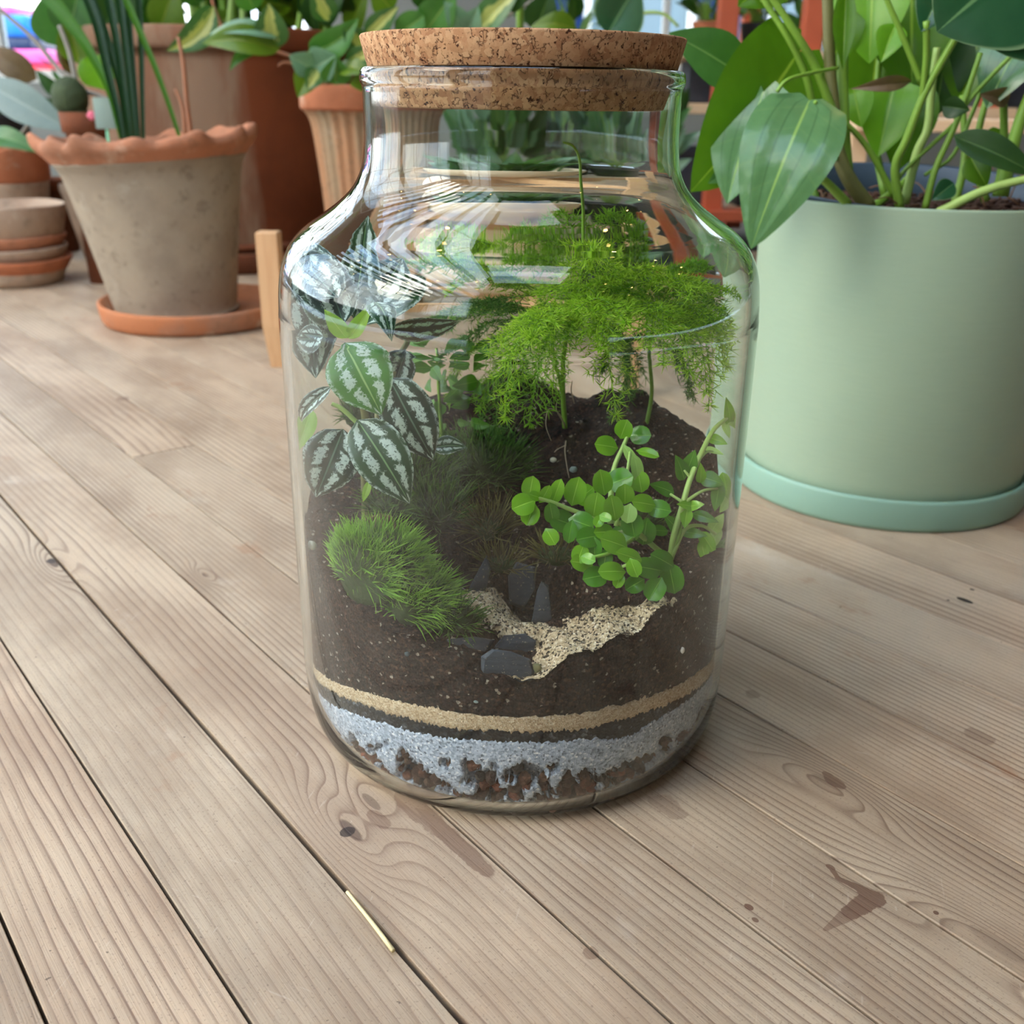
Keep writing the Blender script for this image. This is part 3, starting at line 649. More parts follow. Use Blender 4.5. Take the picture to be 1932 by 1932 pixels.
# ================================================================== the jar
JAR = [(0, .0016), (.06, .0012), (.080, .0003), (.0865, 0), (.0905, .0010), (.0945, .0046), (.0972, .0105), (.0988, .019), (.0996, .030), (.1, .045), (.1, .10), (.1, .185),
       (.0997, .196), (.099, .206), (.0972, .2145), (.0935, .2218), (.088, .2275), (.0805, .2325), (.0735, .2375), (.0675, .2435), (.0638, .251), (.0626, .259),
       (.0623, .266), (.0623, .278), (.0625, .2805), (.0633, .2822), (.0633, .2846), (.0626, .2864), (.0612, .2869), (.0603, .2858), (.0599, .2835), (.0598, .266),
       (.0602, .258), (.0616, .250), (.0652, .2415), (.0714, .2345), (.0786, .2291), (.0858, .2242), (.0908, .219), (.0942, .2125), (.0957, .205), (.0963, .196),
       (.0966, .18), (.0966, .10), (.0966, .045), (.0965, .033), (.0957, .0215), (.0940, .0133), (.0912, .0078), (.0868, .0048), (.078, .0036), (.05, .0034), (0, .0034)]
jar = thing('glass_jar', 'large clear glass jar with rounded shoulders holding a planted terrarium', 'jar', (0, 0, 0))
V, F, uv = lathe(JAR, 144, sub=3); obj('jar_body', V, F, M['glass'], jar, uv=uv)
def cork_fn(k, a, r, z):
    j = np.array([mnoise.noise(Vector((math.cos(t) * 40, math.sin(t) * 40, float(z[0]) * 900))) for t in a]); return (r + j * .00025) * np.cos(a), (r + j * .00025) * np.sin(a), z
V, F, uv = lathe([(0, .2728), (.052, .2728), (.0553, .2730), (.0557, .2736), (.0575, .2795), (.0594, .2855), (.0612, .2915), (.0627, .2975), (.0622, .2982), (.058, .2983), (0, .2983)], 180, fn=cork_fn)
tag(obj('cork_stopper', V, F, M['cork'], None), 'tapered agglomerated cork stopper pressed into the neck of the glass jar', 'stopper')

# layers, bottom to top; every boundary is one shared ragged line
RC = .0959
def nn2(a, s, o=0.): return mnoise.noise(Vector((math.cos(a) * s, math.sin(a) * s, o)))
def front_tab(tab):
    A, Z = zip(*tab); return lambda a: float(np.interp(math.degrees(a), A, Z))
# angle from the front, + to the viewer's right
ZB = front_tab([(-180, .047), (-90, .038), (-67, .0408), (-38, .0515), (-22, .0538), (4, .054), (31, .0539), (51, .0519), (90, .047), (180, .047)])
ZK = front_tab([(-180, .039), (-90, .0316), (-68, .0352), (-38, .0448), (-22, .0465), (4, .0472), (17, .0464), (31, .0468), (52, .0441), (90, .0395), (180, .039)])
ZG = front_tab([(-180, .034), (-90, .024), (-69, .0274), (-38, .0388), (-22, .0407), (-8, .0421), (4, .0423), (17, .0411), (27, .0374), (41, .0412), (63, .0412), (90, .034), (180, .034)])
NS = 900
ANG = [(-180 + 360 * i / NS) * math.pi / 180 for i in range(NS)]
def edge_line(fz, o, amp): return np.array([fz(a) + amp * (.6 * nn2(a, 9, o) + .7 * nn2(a, 40, o) + 1.2 * nn2(a, 90, o) + 1.5 * nn2(a, 200, o)) for a in ANG])
EB, EK, EG = edge_line(ZB, 1, .0008), edge_line(ZK, 5, .0010), edge_line(ZG, 9, .0009)
CA, SA = np.sin(ANG), -np.cos(ANG)              # front is -y
def inner_r(z): return np.interp(z, [.0045, .0080, .0135, .0217, .033, .045, .3], [.0845, .0905, .0932, .0949, .0957, RC, RC])
def layer(name, lo, hi, mt, label, cat, rows=4, inset=.0):
    """ring of filling against the glass with closed top and bottom"""
    V = []; F = []
    for k in range(rows + 1):
        z = lo + (hi - lo) * k / rows; r = inner_r(z) - inset
        r = r - np.array([abs(mnoise.noise(Vector((math.sin(a) * 260, math.cos(a) * 260, k * 3.1)))) * .0003 for a in ANG])
        V.append(np.stack([CA * r, SA * r, z], 1))
    V = np.vstack(V)
    for k in range(rows): F += [[k * NS + i, k * NS + (i + 1) % NS, (k + 1) * NS + (i + 1) % NS, (k + 1) * NS + i] for i in range(NS)]
    V = np.vstack([V, [[0, 0, lo.mean()]], [[0, 0, hi.mean()]]]); b = (rows + 1) * NS
    F += [[(i + 1) % NS, i, b] for i in range(NS)] + [[rows * NS + i, rows * NS + (i + 1) % NS, b + 1] for i in range(NS)]
    return tag(obj(name, V, F, mt, None, smooth=True), label, cat, kind='stuff')
layer('sand_layer', EK + .00005, EB, M['sand'], 'thin band of pale beige sand between dark soil and black grit in the jar', 'sand')
layer('black_grit_layer', EG + .00005, EK, M['charcoal'], 'narrow uneven band of black grit under the beige sand in the jar', 'grit')
# silver sand: its lower part runs down between the lava stones in tongues
def silver():
    rows = 26; V = []; F = []; zs = np.linspace(0, 1, rows + 1)
    for k in range(rows + 1):
        z = .0048 + (EG - .0048) * zs[k]; rr = inner_r(z)
        n = np.array([mnoise.noise(Vector((math.sin(a) * 10, math.cos(a) * 10, zz * 90 + 3))) + .6 * mnoise.noise(Vector((math.sin(a) * 17, math.cos(a) * 17, zz * 160))) + .3 * mnoise.noise(Vector((math.sin(a) * 60, math.cos(a) * 60, zz * 600))) for a, zz in zip(ANG, z)])
        cut = np.interp(z - EG, [-.037, -.028, -.021, -.0165, -.012, -.007], [-.22, -.12, -.12, -.02, .3, 2.])
        full = np.clip((n * 1.5 + cut) / .05, 0, 1); r = rr - .0075 * (1 - full)
        V.append(np.stack([CA * r, SA * r, z], 1))
    for k in range(rows): F += [[k * NS + i, k * NS + (i + 1) % NS, (k + 1) * NS + (i + 1) % NS, (k + 1) * NS + i] for i in range(NS)]
    V = np.vstack(V + [[[0, 0, .0048]], [[0, 0, EG.mean()]]]); b = (rows + 1) * NS
    F += [[(i + 1) % NS, i, b] for i in range(NS)] + [[rows * NS + i, rows * NS + (i + 1) % NS, b + 1] for i in range(NS)]
    return tag(obj('silver_sand_layer', V, F, M['silver_sand'], None), 'thick band of glinting silver grey sand running down between the lava stones', 'sand', kind='stuff')
silver()
lava_bed = thing('lava_stone_layer', 'bed of rust brown and dark lava stones at the bottom of the glass jar', 'stones', (0, 0, .01))
V, F, uv = lathe([(0, .0042), (.078, .0043), (.0835, .0072), (.0862, .0135), (.0868, .022), (.084, .0255), (0, .0255)], 96); obj('stone_bed', V, F, M['lava_bed'], lava_bed)
protos = []
for k in range(6):
    V, F = rock(k + 1, .42, ICO2, (1, .8, .85), 1.5); me_o = obj('lava_rock', V * .0031, F, M['lava'], None, smooth=False); protos.append(me_o)
first = set()
cnt = 0
for row, (zc, rr) in enumerate([(.0078, .0838), (.0125, .0872), (.0176, .0896), (.0226, .0908), (.0278, .0916)]):
    n = (58, 60, 60, 52, 30)[row]
    for i in range(n):
        a = -math.pi * .62 + 1.24 * math.pi * (i + RNG.uniform(-.3, .3)) / n
        z = zc + RNG.uniform(-.0012, .0012)
        k = RNG.integers(0, 6)
        if k not in first: o = protos[k]; first.add(k)
        else: o = protos[k].copy(); COL.objects.link(o)
        s = RNG.uniform(.72, 1.15); R_ = float(inner_r(np.array(z))) - .0029 * s - .0003
        p = np.array([math.sin(a) * R_, -math.cos(a) * R_, z])
        o.parent = lava_bed; o.location = tuple(p - ORG[lava_bed.name]); o.rotation_euler = tuple(RNG.uniform(0, 6.28, 3)); o.scale = (s, s, s); cnt += 1
for k, o in enumerate(protos):
    if k not in first: o.parent = lava_bed; o.location = (0, -.05, .006)

# soil: height field through measured points
SP = []
for px, py, Y in ((1250, 775, .055), (1345, 815, .03), (1185, 748, .075), (1110, 800, .06), (1070, 890, .03), (1150, 1010, -.035), (1270, 1060, -.03), (950, 1030, -.012), (950, 880, .05), (1000, 760, .08),
                  (800, 890, .03), (720, 965, -.02), (650, 960, -.01), (600, 930, .0), (720, 770, .075), (860, 740, .085), (900, 1120, -.05), (1000, 1175, -.05), (1060, 1170, -.062), (1150, 1150, -.066), (830, 1010, -.03)):
    SP.append(P(px, py, Y))
for a, z in ((-85, .104), (-64, .0956), (-53, .0958), (-36, .0894), (-27, .0847), (-15, .0800), (-8.5, .0718), (4, .068), (16, .0790), (26, .082), (38, .0905), (49, .1006), (61, .1027), (85, .108), (110, .13), (140, .142), (180, .142), (-140, .138), (-110, .12)):
    SP.append(np.array([math.sin(math.radians(a)) * RC, -math.cos(math.radians(a)) * RC, z]))
SP = np.array(SP)
def soil_z(x, y):
    d = (SP[:, 0] - x) ** 2 + (SP[:, 1] - y) ** 2 + 2e-5; w = 1 / d ** 1.6; return float((w * SP[:, 2]).sum() / w.sum())
def soil():
    V = []; F = []; nr, na = 46, 300
    A = [2 * math.pi * i / na for i in range(na)]
    for j in range(nr + 1):
        r = RC * (j / nr)
        for a in A:
            x, y = math.sin(a) * r, -math.cos(a) * r
            v = Vector((x, y, 0)); z = soil_z(x, y) + .0022 * mnoise.noise(v * 90) + .0014 * mnoise.noise(v * 260) + .0009 * mnoise.noise(v * 640)
            V.append((x, y, z))
    for j in range(nr): F += [[j * na + i, (j + 1) * na + i, (j + 1) * na + (i + 1) % na, j * na + (i + 1) % na] for i in range(na)]
    base = (nr) * na; rows = 8; eb = np.interp(np.array(A), np.array(ANG) % (2 * math.pi), EB, period=2 * math.pi)
    top = np.array(V[base:base + na]); b0 = base
    for k in range(1, rows + 1):
        for i, a in enumerate(A):
            z = top[i, 2] + (eb[i] + .00005 - top[i, 2]) * k / rows; r = RC - .0003 * abs(mnoise.noise(Vector((x * 300, a * 60, k * 2.))))
            V.append((math.sin(a) * r, -math.cos(a) * r, z))
        b1 = len(V) - na; F += [[b0 + i, b1 + i, b1 + (i + 1) % na, b0 + (i + 1) % na] for i in range(na)]; b0 = b1
    F.append([b0 + i for i in range(na)][::-1])
    return tag(obj('potting_soil', V, F, M['soil'], None), 'dark brown potting soil banked up inside the jar above the beige sand', 'soil', kind='stuff')
soil()
# loose crumbs lying on the soil at the back right
def crumbs():
    mb = MB()
    for i in range(520):
        a = RNG.uniform(0, 6.28); r = .092 * math.sqrt(RNG.uniform(0, 1)); x, y = r * math.sin(a), -r * math.cos(a)
        if not (y > -.05 or abs(x) > .05): continue
        s = RNG.uniform(.0006, .0017); V, F = rock(i, .5, ICO1, (1, .8, .7)); mb.add(V * s + np.array((x, y, soil_z(x, y) + s * .6)), F)
    tag(mb.build('soil_crumbs', M['soil'], None, smooth=False), 'loose dark crumbs of soil strewn over the soil mound in the jar', 'soil', kind='stuff')
crumbs()
# pale sand path spilling to the front glass
def sand_path():
    ctr = [(P(1005, 1268, -.092)), (P(1060, 1225, -.085)), (P(1120, 1180, -.080)), (P(1180, 1160, -.076)), (P(1240, 1150, -.074))]
    wd = [.009, .014, .0165, .013, .006]
    ctr2 = [P(905, 1125, -.056), P(945, 1150, -.060), P(985, 1185, -.066)]; wd2 = [.010, .011, .010]
    C = list(smooth_path(ctr, 6)); Wd = list(np.interp(np.linspace(0, 1, len(C)), np.linspace(0, 1, len(wd)), wd))
    C2 = list(smooth_path(ctr2, 5)); Wd += list(np.interp(np.linspace(0, 1, len(C2)), np.linspace(0, 1, 3), wd2)); C = np.array(C + C2); Wd = np.array(Wd)
    n = 150; xs = np.linspace(-.04, .07, n); ys = np.linspace(-.0955, -.035, 84); idx = {}; V = []; F = []
    def mask(x, y):
        d = (np.hypot(C[:, 0] - x, C[:, 1] - y) / Wd).min(); v = Vector((x, y, 3)); return 1 - d + .6 * mnoise.noise(v * 90) + .5 * mnoise.noise(v * 420)
    MK = np.array([[mask(x, y) if x * x + y * y < .0955 ** 2 else -1 for y in ys] for x in xs])
    for i, x in enumerate(xs):
        for j, y in enumerate(ys):
            if MK[i, j] > -.12:
                idx[i, j] = len(V); v = Vector((x, y, 0))
                V.append((x, y, soil_z(x, y) + .0022 * mnoise.noise(v * 90) + .0014 * mnoise.noise(v * 260) + min(.0022, max(-.002, MK[i, j] * .006)) + .0004 * mnoise.noise(v * 1200)))
    for i in range(n - 1):
        for j in range(83):
            q = [(i, j), (i + 1, j), (i + 1, j + 1), (i, j + 1)]
            if all(k in idx for k in q): F.append([idx[k] for k in q])
    # the lip of sand seen against the glass
    tag(obj('sand_path', V, F, M['sandpath'], None), 'pale cream sand path spilling over the soil to the front of the jar', 'sand', kind='stuff')
sand_path()

def slab(name, pts, Y, th, label, cat='stone', m='slate', seed=1, tilt=0.):
    """angular flat stone: outline seen from the camera, with real thickness behind it"""
    c = np.array([P(x, y, Y) for x, y in pts]); cen = c.mean(0); f = nrm(CAM - cen); k = len(c)
    if tilt: f = nrm(f + np.array((0, 0, tilt)))
    rnd_ = np.random.default_rng(seed)
    A = c + rnd_.normal(size=c.shape) * .0003; mid_ = c * .9 + cen * .1 + f * .0016; B = c * .94 + cen * .06 - f * th
    V = np.vstack([B, A, mid_, [cen + f * .0021], [cen - f * th]]); F = []
    for r in (0, 1): F += [[r * k + i, r * k + (i + 1) % k, (r + 1) * k + (i + 1) % k, (r + 1) * k + i] for i in range(k)]
    F += [[2 * k + i, 2 * k + (i + 1) % k, 3 * k] for i in range(k)] + [[(i + 1) % k, i, 3 * k + 1] for i in range(k)]
    return tag(obj(name, V, F, M[m], None, smooth=False), label, cat)
slab('slate_chip', [(908, 1268), (912, 1238), (930, 1222), (965, 1226), (1000, 1240), (1008, 1262), (1004, 1284), (960, 1292), (920, 1286)], -.0912, .006, 'long dark slate chip lying flat against the front glass beside the sand path', seed=2)
slab('slate_chip', [(838, 1226), (846, 1202), (900, 1197), (930, 1204), (918, 1230), (880, 1236)], -.082, .006, 'flat grey slate chip half buried left of the front slate', seed=3)
slab('slate_chip', [(925, 1225), (950, 1196), (990, 1192), (1012, 1206), (1008, 1236), (960, 1232)], -.079, .006, 'grey slate chip dusted with sand just above the front slate', seed=9)
slab('slate_shard', [(1003, 1172), (1012, 1112), (1022, 1092), (1034, 1104), (1042, 1172), (1024, 1180)], -.058, .005, 'bluish slate shard standing upright behind the sand path', seed=4)
slab('slate_shard', [(962, 1136), (958, 1085), (975, 1058), (1008, 1066), (1010, 1110), (990, 1146)], -.046, .006, 'broad dark slate shard standing left of the upright bluish one', seed=5)
slab('slate_shard', [(880, 1116), (905, 1072), (918, 1046), (926, 1070), (918, 1112), (900, 1122)], -.05, .005, 'pointed blue grey slate shard beside the bright moss cushion', seed=6)
slab('bark_chip', [(680, 1000), (690, 978), (718, 966), (744, 972), (756, 996), (740, 1015), (700, 1014)], -.058, .006, 'reddish brown bark chip standing behind the bright moss cushion', 'bark', 'bark', 7)
def pebble(px, py, Y, r, m, label, seed, fl=(1, .8, .8)):
    V, F = rock(seed, .22, ICO2, fl); p = P(px, py, Y); tag(obj('pebble', V * r, F, M[m], None, loc=None), label, 'pebble'); o = COL.objects[-1]
    o.data.transform(Matrix.Translation(Vector(p)))
pebble(597, 1027, -.050, .0022, 'stone_pale', 'small cream stone chip against the left side of the glass', 11, (.9, .4, 1))
pebble(771, 1231, -.0882, .0012, 'stone_blue', 'tiny round bluish pebble under the bright moss at the front glass', 12)
pebble(1044, 866, .02, .0016, 'stone_pale', 'small pale pebble on the soil below the fern stem', 13)
pebble(1082, 884, .012, .0019, 'stone_blue', 'grey chip on the soil above the round-leaved plant', 14)
pebble(1012, 1257, -.0905, .0020, 'stone_green', 'olive green pebble at the right end of the front slate', 15, (1, .6, 1))
pebble(900, 1320, -.0945, .0011, 'stone_blue', 'tiny bluish fleck of stone low in the soil above the beige sand', 16, (1, .5, .7))
pebble(1288, 1227, -.0745, .0015, 'stone_pale', 'small whitish chip in the soil at the right of the jar', 17, (.6, .5, 1))

# ------------------------------------------------------------------ mosses
def moss(name, px, py, Y, rx, rz, ry, n, ln, mt, label, basem='moss_base', wid=.0006, up=.35, lean=None, seed=1, drop=0.):
    c = P(px, py, Y); V, F = rock(seed, .18, ICO3, (rx, ry, rz)); V = V + c
    rr = np.hypot(V[:, 0], V[:, 1]); k = np.where(rr > .0945, .0945 / rr, 1.); V[:, 0] *= k; V[:, 1] *= k
    root = thing(name, label, 'moss', c, kind='stuff'); obj('moss_mat', V, F, M[basem], root)
    g = np.random.default_rng(seed); d = g.normal(size=(n * 2, 3)); d /= np.linalg.norm(d, axis=1)[:, None]; d = d[(d[:, 2] > -.45) & (d[:, 1] < .75)][:n]
    b = c + d * np.array((rx, ry, rz)) * .93; rr = np.hypot(b[:, 0], b[:, 1]); ok = rr < .0945; b[~ok] *= np.c_[.0943 / rr[~ok], .0943 / rr[~ok], np.ones((~ok).sum())]
    dr = d + np.array((0, 0, up)) + g.normal(size=d.shape) * .38 + (0 if lean is None else np.array(lean)); dr /= np.linalg.norm(dr, axis=1)[:, None]
    L_ = ln * g.uniform(.45, 1.35, len(b)); tip = b + dr * L_[:, None]; rt = np.hypot(tip[:, 0], tip[:, 1]); out = rt > .0948
    rad = np.c_[b[:, :2], np.zeros(len(b))]; rad /= np.linalg.norm(rad, axis=1)[:, None] + 1e-9
    dr[out] -= rad[out] * np.maximum(0, (dr[out] * rad[out]).sum(1))[:, None] * 1.02
    V, F, uv = blades(b, dr, L_, wid, np.c_[g.normal(size=(len(b), 2)) * .25, np.full(len(b), -.12)])
    rr = np.hypot(V[:, 0], V[:, 1]); k = np.where(rr > .0955, .0955 / rr, 1.); V[:, 0] *= k; V[:, 1] *= k
    obj('moss_blades', V, F, M[mt], root, uv=uv, smooth=False, kind='stuff'); return root
moss('moss_cushion', 712, 1068, -.068, .0185, .0145, .015, 2000, .0092, 'moss', 'bright green moss cushion of fine blades at the front left of the jar', seed=3, lean=(.15, -.1, .1))
moss('moss_cushion', 792, 1128, -.072, .0125, .0100, .012, 900, .0090, 'moss', 'lower right lobe of bright green moss spilling towards the sand', seed=4, lean=(.4, -.1, .1))
moss('moss_cushion', 858, 1168, -.078, .009, .006, .006, 320, .0075, 'moss_dark', 'thin dull green moss fringe between bright moss and slate', seed=5)
moss('moss_tuft', 690, 772, .045, .014, .010, .012, 420, .010, 'moss_dark', 'olive moss tuft behind the stem of the silver striped plant', seed=6, up=.8)
moss('moss_tuft', 825, 965, -.028, .010, .007, .009, 300, .0145, 'moss_dark', 'dark green moss tuft of long blades behind the bright cushion', seed=7, up=.9)
moss('moss_tuft', 925, 995, -.030, .007, .005, .006, 220, .0145, 'moss_brown', 'straw tipped brownish moss tuft in the middle of the jar', seed=8, up=.9)
moss('moss_tuft', 945, 1062, -.042, .007, .003, .006, 130, .0105, 'moss_brown', 'brown moss tuft above the slate shards', seed=9, up=.7)
moss('moss_tuft', 1050, 1045, -.045, .008, .004, .006, 160, .0095, 'moss_brown', 'brownish moss tuft left of the round-leaved plant', seed=10, up=.7)
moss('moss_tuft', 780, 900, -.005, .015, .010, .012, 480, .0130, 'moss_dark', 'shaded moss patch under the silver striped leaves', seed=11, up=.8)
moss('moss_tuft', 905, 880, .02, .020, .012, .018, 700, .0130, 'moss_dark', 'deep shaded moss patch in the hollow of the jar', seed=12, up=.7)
moss('moss_tuft', 730, 955, -.042, .007, .004, .006, 140, .0095, 'moss_dark', 'small moss tuft between bark chip and silver striped leaf', seed=13, up=.7)
moss('moss_tuft', 1210, 985, -.010, .014, .005, .010, 220, .0085, 'moss_dark', 'low moss patch among the stems of the round-leaved plant', seed=14, up=.7)

# ------------------------------------------------------------------ plants in the jar
def lf(root, b, t, wpx, m, name='leaf', **k):
    B, T = P(*b), P(*t); w = wpx * PXL((b[0] + t[0]) / 2, (b[2] + t[2]) / 2)
    fc = k.pop('tilt', None); 
    if fc is not None: k['face'] = nrm(CAM - (B + T) / 2) + np.array(fc)
    V, F, uv = leaf_mesh(B, T, w, **k)
    if k.pop('injar', False): pass
    return obj(name, V, F, M[m], root, uv=uv)
def jl(root, b, t, wpx, m, name='leaf', **k):
    """a leaf kept inside the glass"""
    B, T = P(*b), P(*t); w = wpx * PXL((b[0] + t[0]) / 2, (b[2] + t[2]) / 2); fc = k.pop('tilt', None)
    if fc is not None: k['face'] = nrm(CAM - (B + T) / 2) + np.array(fc)
    V, F, uv = leaf_mesh(B, T, w, **k); V = in_jar(V); return obj(name, V, F, M[m], root, uv=uv)
JZ = np.array([z for r, z in JAR[36:][::-1] if r > .05]); JR = np.array([r for r, z in JAR[36:][::-1] if r > .05])
JZ = np.array([.006, .03, .045, .18, .196, .205, .2125, .219, .2242, .2291, .2345, .2415, .250, .258, .272]); JR = np.array([.078, .0955, .0966, .0966, .0963, .0957, .0942, .0908, .0858, .0786, .0714, .0652, .0616, .0602, .0598])
def in_jar(V, gap=.0010):
    V = np.array(V); rm = np.interp(V[:, 2], JZ, JR) - gap; r = np.hypot(V[:, 0], V[:, 1]); k = np.where(r > rm, rm / np.maximum(r, 1e-9), 1.); V[:, 0] *= k; V[:, 1] *= k; return V
def st(root, pts, r0, r1, m, name='stem', n=7, jar_=False, sm=6):
    V, F, uv = tube([P(*p) for p in pts], r0, r1, n, sm)
    if jar_: V = in_jar(V)
    return obj(name, V, F, M[m], root, uv=uv)

sp = thing('silver_striped_plant', 'leafy plant with dark green silver striped leaves at the left of the jar', 'plant', P(690, 980, -.03))
st(sp, [(694, 985, -.028), (690, 890, -.03), (692, 790, -.034), (675, 715, -.036), (657, 655, -.036)], .0022, .0016, 'stem_brown', jar_=True)
st(sp, [(694, 900, -.025), (715, 830, -.026), (716, 760, -.022), (745, 700, -.008), (770, 640, .005)], .0018, .0013, 'stem_brown', jar_=True)
st(sp, [(690, 810, -.034), (650, 772, -.034), (628, 760, -.034)], .0011, .0008, 'stem_pale', 'petiole', jar_=True)
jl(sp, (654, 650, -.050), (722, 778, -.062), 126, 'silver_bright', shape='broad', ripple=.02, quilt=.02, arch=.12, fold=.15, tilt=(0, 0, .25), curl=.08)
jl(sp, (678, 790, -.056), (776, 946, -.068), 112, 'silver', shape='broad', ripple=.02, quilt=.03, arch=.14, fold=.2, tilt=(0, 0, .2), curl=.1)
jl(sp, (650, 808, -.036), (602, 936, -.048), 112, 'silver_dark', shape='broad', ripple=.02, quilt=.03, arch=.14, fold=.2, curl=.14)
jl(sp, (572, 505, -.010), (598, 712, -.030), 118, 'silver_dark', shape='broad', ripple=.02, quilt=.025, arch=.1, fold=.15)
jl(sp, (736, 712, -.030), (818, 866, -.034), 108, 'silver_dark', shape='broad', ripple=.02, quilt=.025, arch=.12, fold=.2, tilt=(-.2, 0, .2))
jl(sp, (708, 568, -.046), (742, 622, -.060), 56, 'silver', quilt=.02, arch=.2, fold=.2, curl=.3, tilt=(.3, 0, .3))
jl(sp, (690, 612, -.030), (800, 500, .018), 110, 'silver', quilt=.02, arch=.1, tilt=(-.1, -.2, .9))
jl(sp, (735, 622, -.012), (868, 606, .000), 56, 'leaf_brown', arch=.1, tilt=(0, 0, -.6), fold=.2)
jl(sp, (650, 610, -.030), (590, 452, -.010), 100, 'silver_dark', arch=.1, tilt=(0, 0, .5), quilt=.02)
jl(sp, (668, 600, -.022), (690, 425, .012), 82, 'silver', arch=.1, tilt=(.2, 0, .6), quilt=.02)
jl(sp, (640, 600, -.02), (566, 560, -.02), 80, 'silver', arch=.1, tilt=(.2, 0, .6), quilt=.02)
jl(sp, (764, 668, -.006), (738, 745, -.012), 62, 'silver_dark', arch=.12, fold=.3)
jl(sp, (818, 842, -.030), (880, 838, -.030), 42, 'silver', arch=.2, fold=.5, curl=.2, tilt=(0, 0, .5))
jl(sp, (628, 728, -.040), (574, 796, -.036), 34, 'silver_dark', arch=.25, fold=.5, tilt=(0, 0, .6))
jl(sp, (658, 640, -.048), (617, 584, -.050), 34, 'young', arch=.1, ripple=.06)
jl(sp, (660, 640, -.046), (706, 572, -.050), 30, 'young', arch=.15, ripple=.06, fold=.5)
jl(sp, (590, 770, -.030), (566, 850, -.036), 40, 'stem_pale' if False else 'bead_pale', arch=.1)
jl(sp, (700, 905, -.050), (688, 945, -.052), 16, 'young', arch=.1)

jl(sp, (640, 560, -.03), (560, 470, -.012), 92, 'silver_dark', arch=.1, tilt=(0, 0, .4), shape='broad'); jl(sp, (700, 585, -.02), (760, 470, .01), 90, 'silver', arch=.1, tilt=(0, 0, .5), shape='broad'); jl(sp, (610, 640, -.03), (560, 640, -.028), 60, 'silver_dark', arch=.1, tilt=(0, 0, .3))

# small pale serrate plant behind the silver one
sr = thing('serrate_leaf_plant', 'small light green plant with toothed leaves behind the silver striped plant', 'plant', P(835, 880, .04))
g = np.random.default_rng(21)
st(sr, [(835, 890, .035), (830, 780, .036), (822, 660, .035)], .0011, .0007, 'stem_green', jar_=True)
for i in range(60):
    px, py = g.uniform(770, 930), g.uniform(640, 880); a = g.uniform(0, 6.28); l = g.uniform(28, 56); yy = g.uniform(.02, .055)
    jl(sr, (px, py, yy), (px + l * math.cos(a), py + abs(l * math.sin(a)) * .6, yy - .01), l * .55, 'serrate', arch=.12, ripple=.05, nu=3, nv=7, tilt=tuple(g.uniform(-.4, .6, 3)))

# ------------------------------------------------------------------ asparagus fern
fern = thing('asparagus_fern', 'feathery asparagus fern with bright green plumes filling the upper right of the jar', 'fern', P(1065, 800, .03))
def frond(b, t, wpx, m, sag=.15, nb=13, seed=1, up=(0, 0, 1), dens=1., tiplift=0., name='frond'):
    g = np.random.default_rng(seed); B, T = P(*b), P(*t); ax = T - B; Ln = np.linalg.norm(ax); W_ = wpx * PXL(1000, (b[2] + t[2]) / 2) / 2
    upv = np.array(up, float); sd = nrm(np.cross(ax, upv)); nm = nrm(np.cross(sd, ax))
    def C(s): return B + ax * s + nm * (sag * Ln * 4 * s * (1 - s)) + np.array((0, 0, tiplift * Ln * s * s))
    cb, cd_, cl = [], [], []
    path = [C(s) for s in np.linspace(0, 1, 9)]
    mb = MB(); V, F, uv = tube(path, .00042, .00014, 4, 2); mb.add(in_jar(V), F, uv)
    def fuzz(pts, dr, ln):
        for p in pts:
            k = 5
            d = g.normal(size=(k, 3)) * .62 + dr * .75; cb.append(np.repeat(p[None], k, 0)); cd_.append(d); cl.append(ln * g.uniform(.6, 1.15, k))
    for i in range(nb):
        s = .1 + .88 * i / (nb - 1); w = W_ * (math.sin(math.pi * min(1, s ** .8)) ** .7 * .85 + .15) * (1 if s < .8 else (1 - s) / .2 * .8 + .2)
        for sg in (-1, 1):
            p0 = C(s); d = nrm(sd * sg * 1. + nrm(ax) * .6 + nm * g.uniform(-.25, .25)); ll = w * g.uniform(.75, 1.1)
            q = [p0 + d * ll * v + np.array((0, 0, -.25 * ll * v * v)) for v in np.linspace(0, 1, max(3, int(ll / .0018 * dens)))]
            V, F, uv = tube([q[0], q[len(q) // 2], q[-1]], .0002, .0001, 3, 2); mb.add(in_jar(V), F, uv); fuzz(q[1:], d, .0047)
    fuzz([C(s) for s in np.linspace(.25, 1, int(Ln / .0016 * dens))], nrm(ax), .0036)
    obj('frond_stem', np.vstack(mb.V), mb.F, M['stem_green'], fern)
    base = np.vstack(cb); dr = np.vstack(cd_); ln = np.concatenate(cl)
    V, F, uv = blades(base, dr, ln, .00042); obj(name, in_jar(V), F, M[m], fern, uv=uv, smooth=False, kind='stuff')
st(fern, [(1066, 806, .028), (1062, 720, .028), (1068, 640, .022), (1085, 560, .018), (1100, 480, .016)], .0013, .0008, 'stem_green', jar_=True)
st(fern, [(1062, 740, .028), (1046, 680, .03), (1035, 600, .034), (1010, 520, .036)], .0009, .0006, 'stem_green', jar_=True)
st(fern, [(1222, 800, .042), (1232, 740, .042), (1228, 660, .036), (1240, 560, .03), (1230, 490, .03)], .0011, .0007, 'stem_green', jar_=True)
st(fern, [(1100, 490, .016), (1101, 430, .014), (1096, 350, .012), (1094, 300, .012), (1082, 276, .012), (1062, 268, .012)], .0008, .0005, 'stem_green', 'new_shoot', jar_=True)
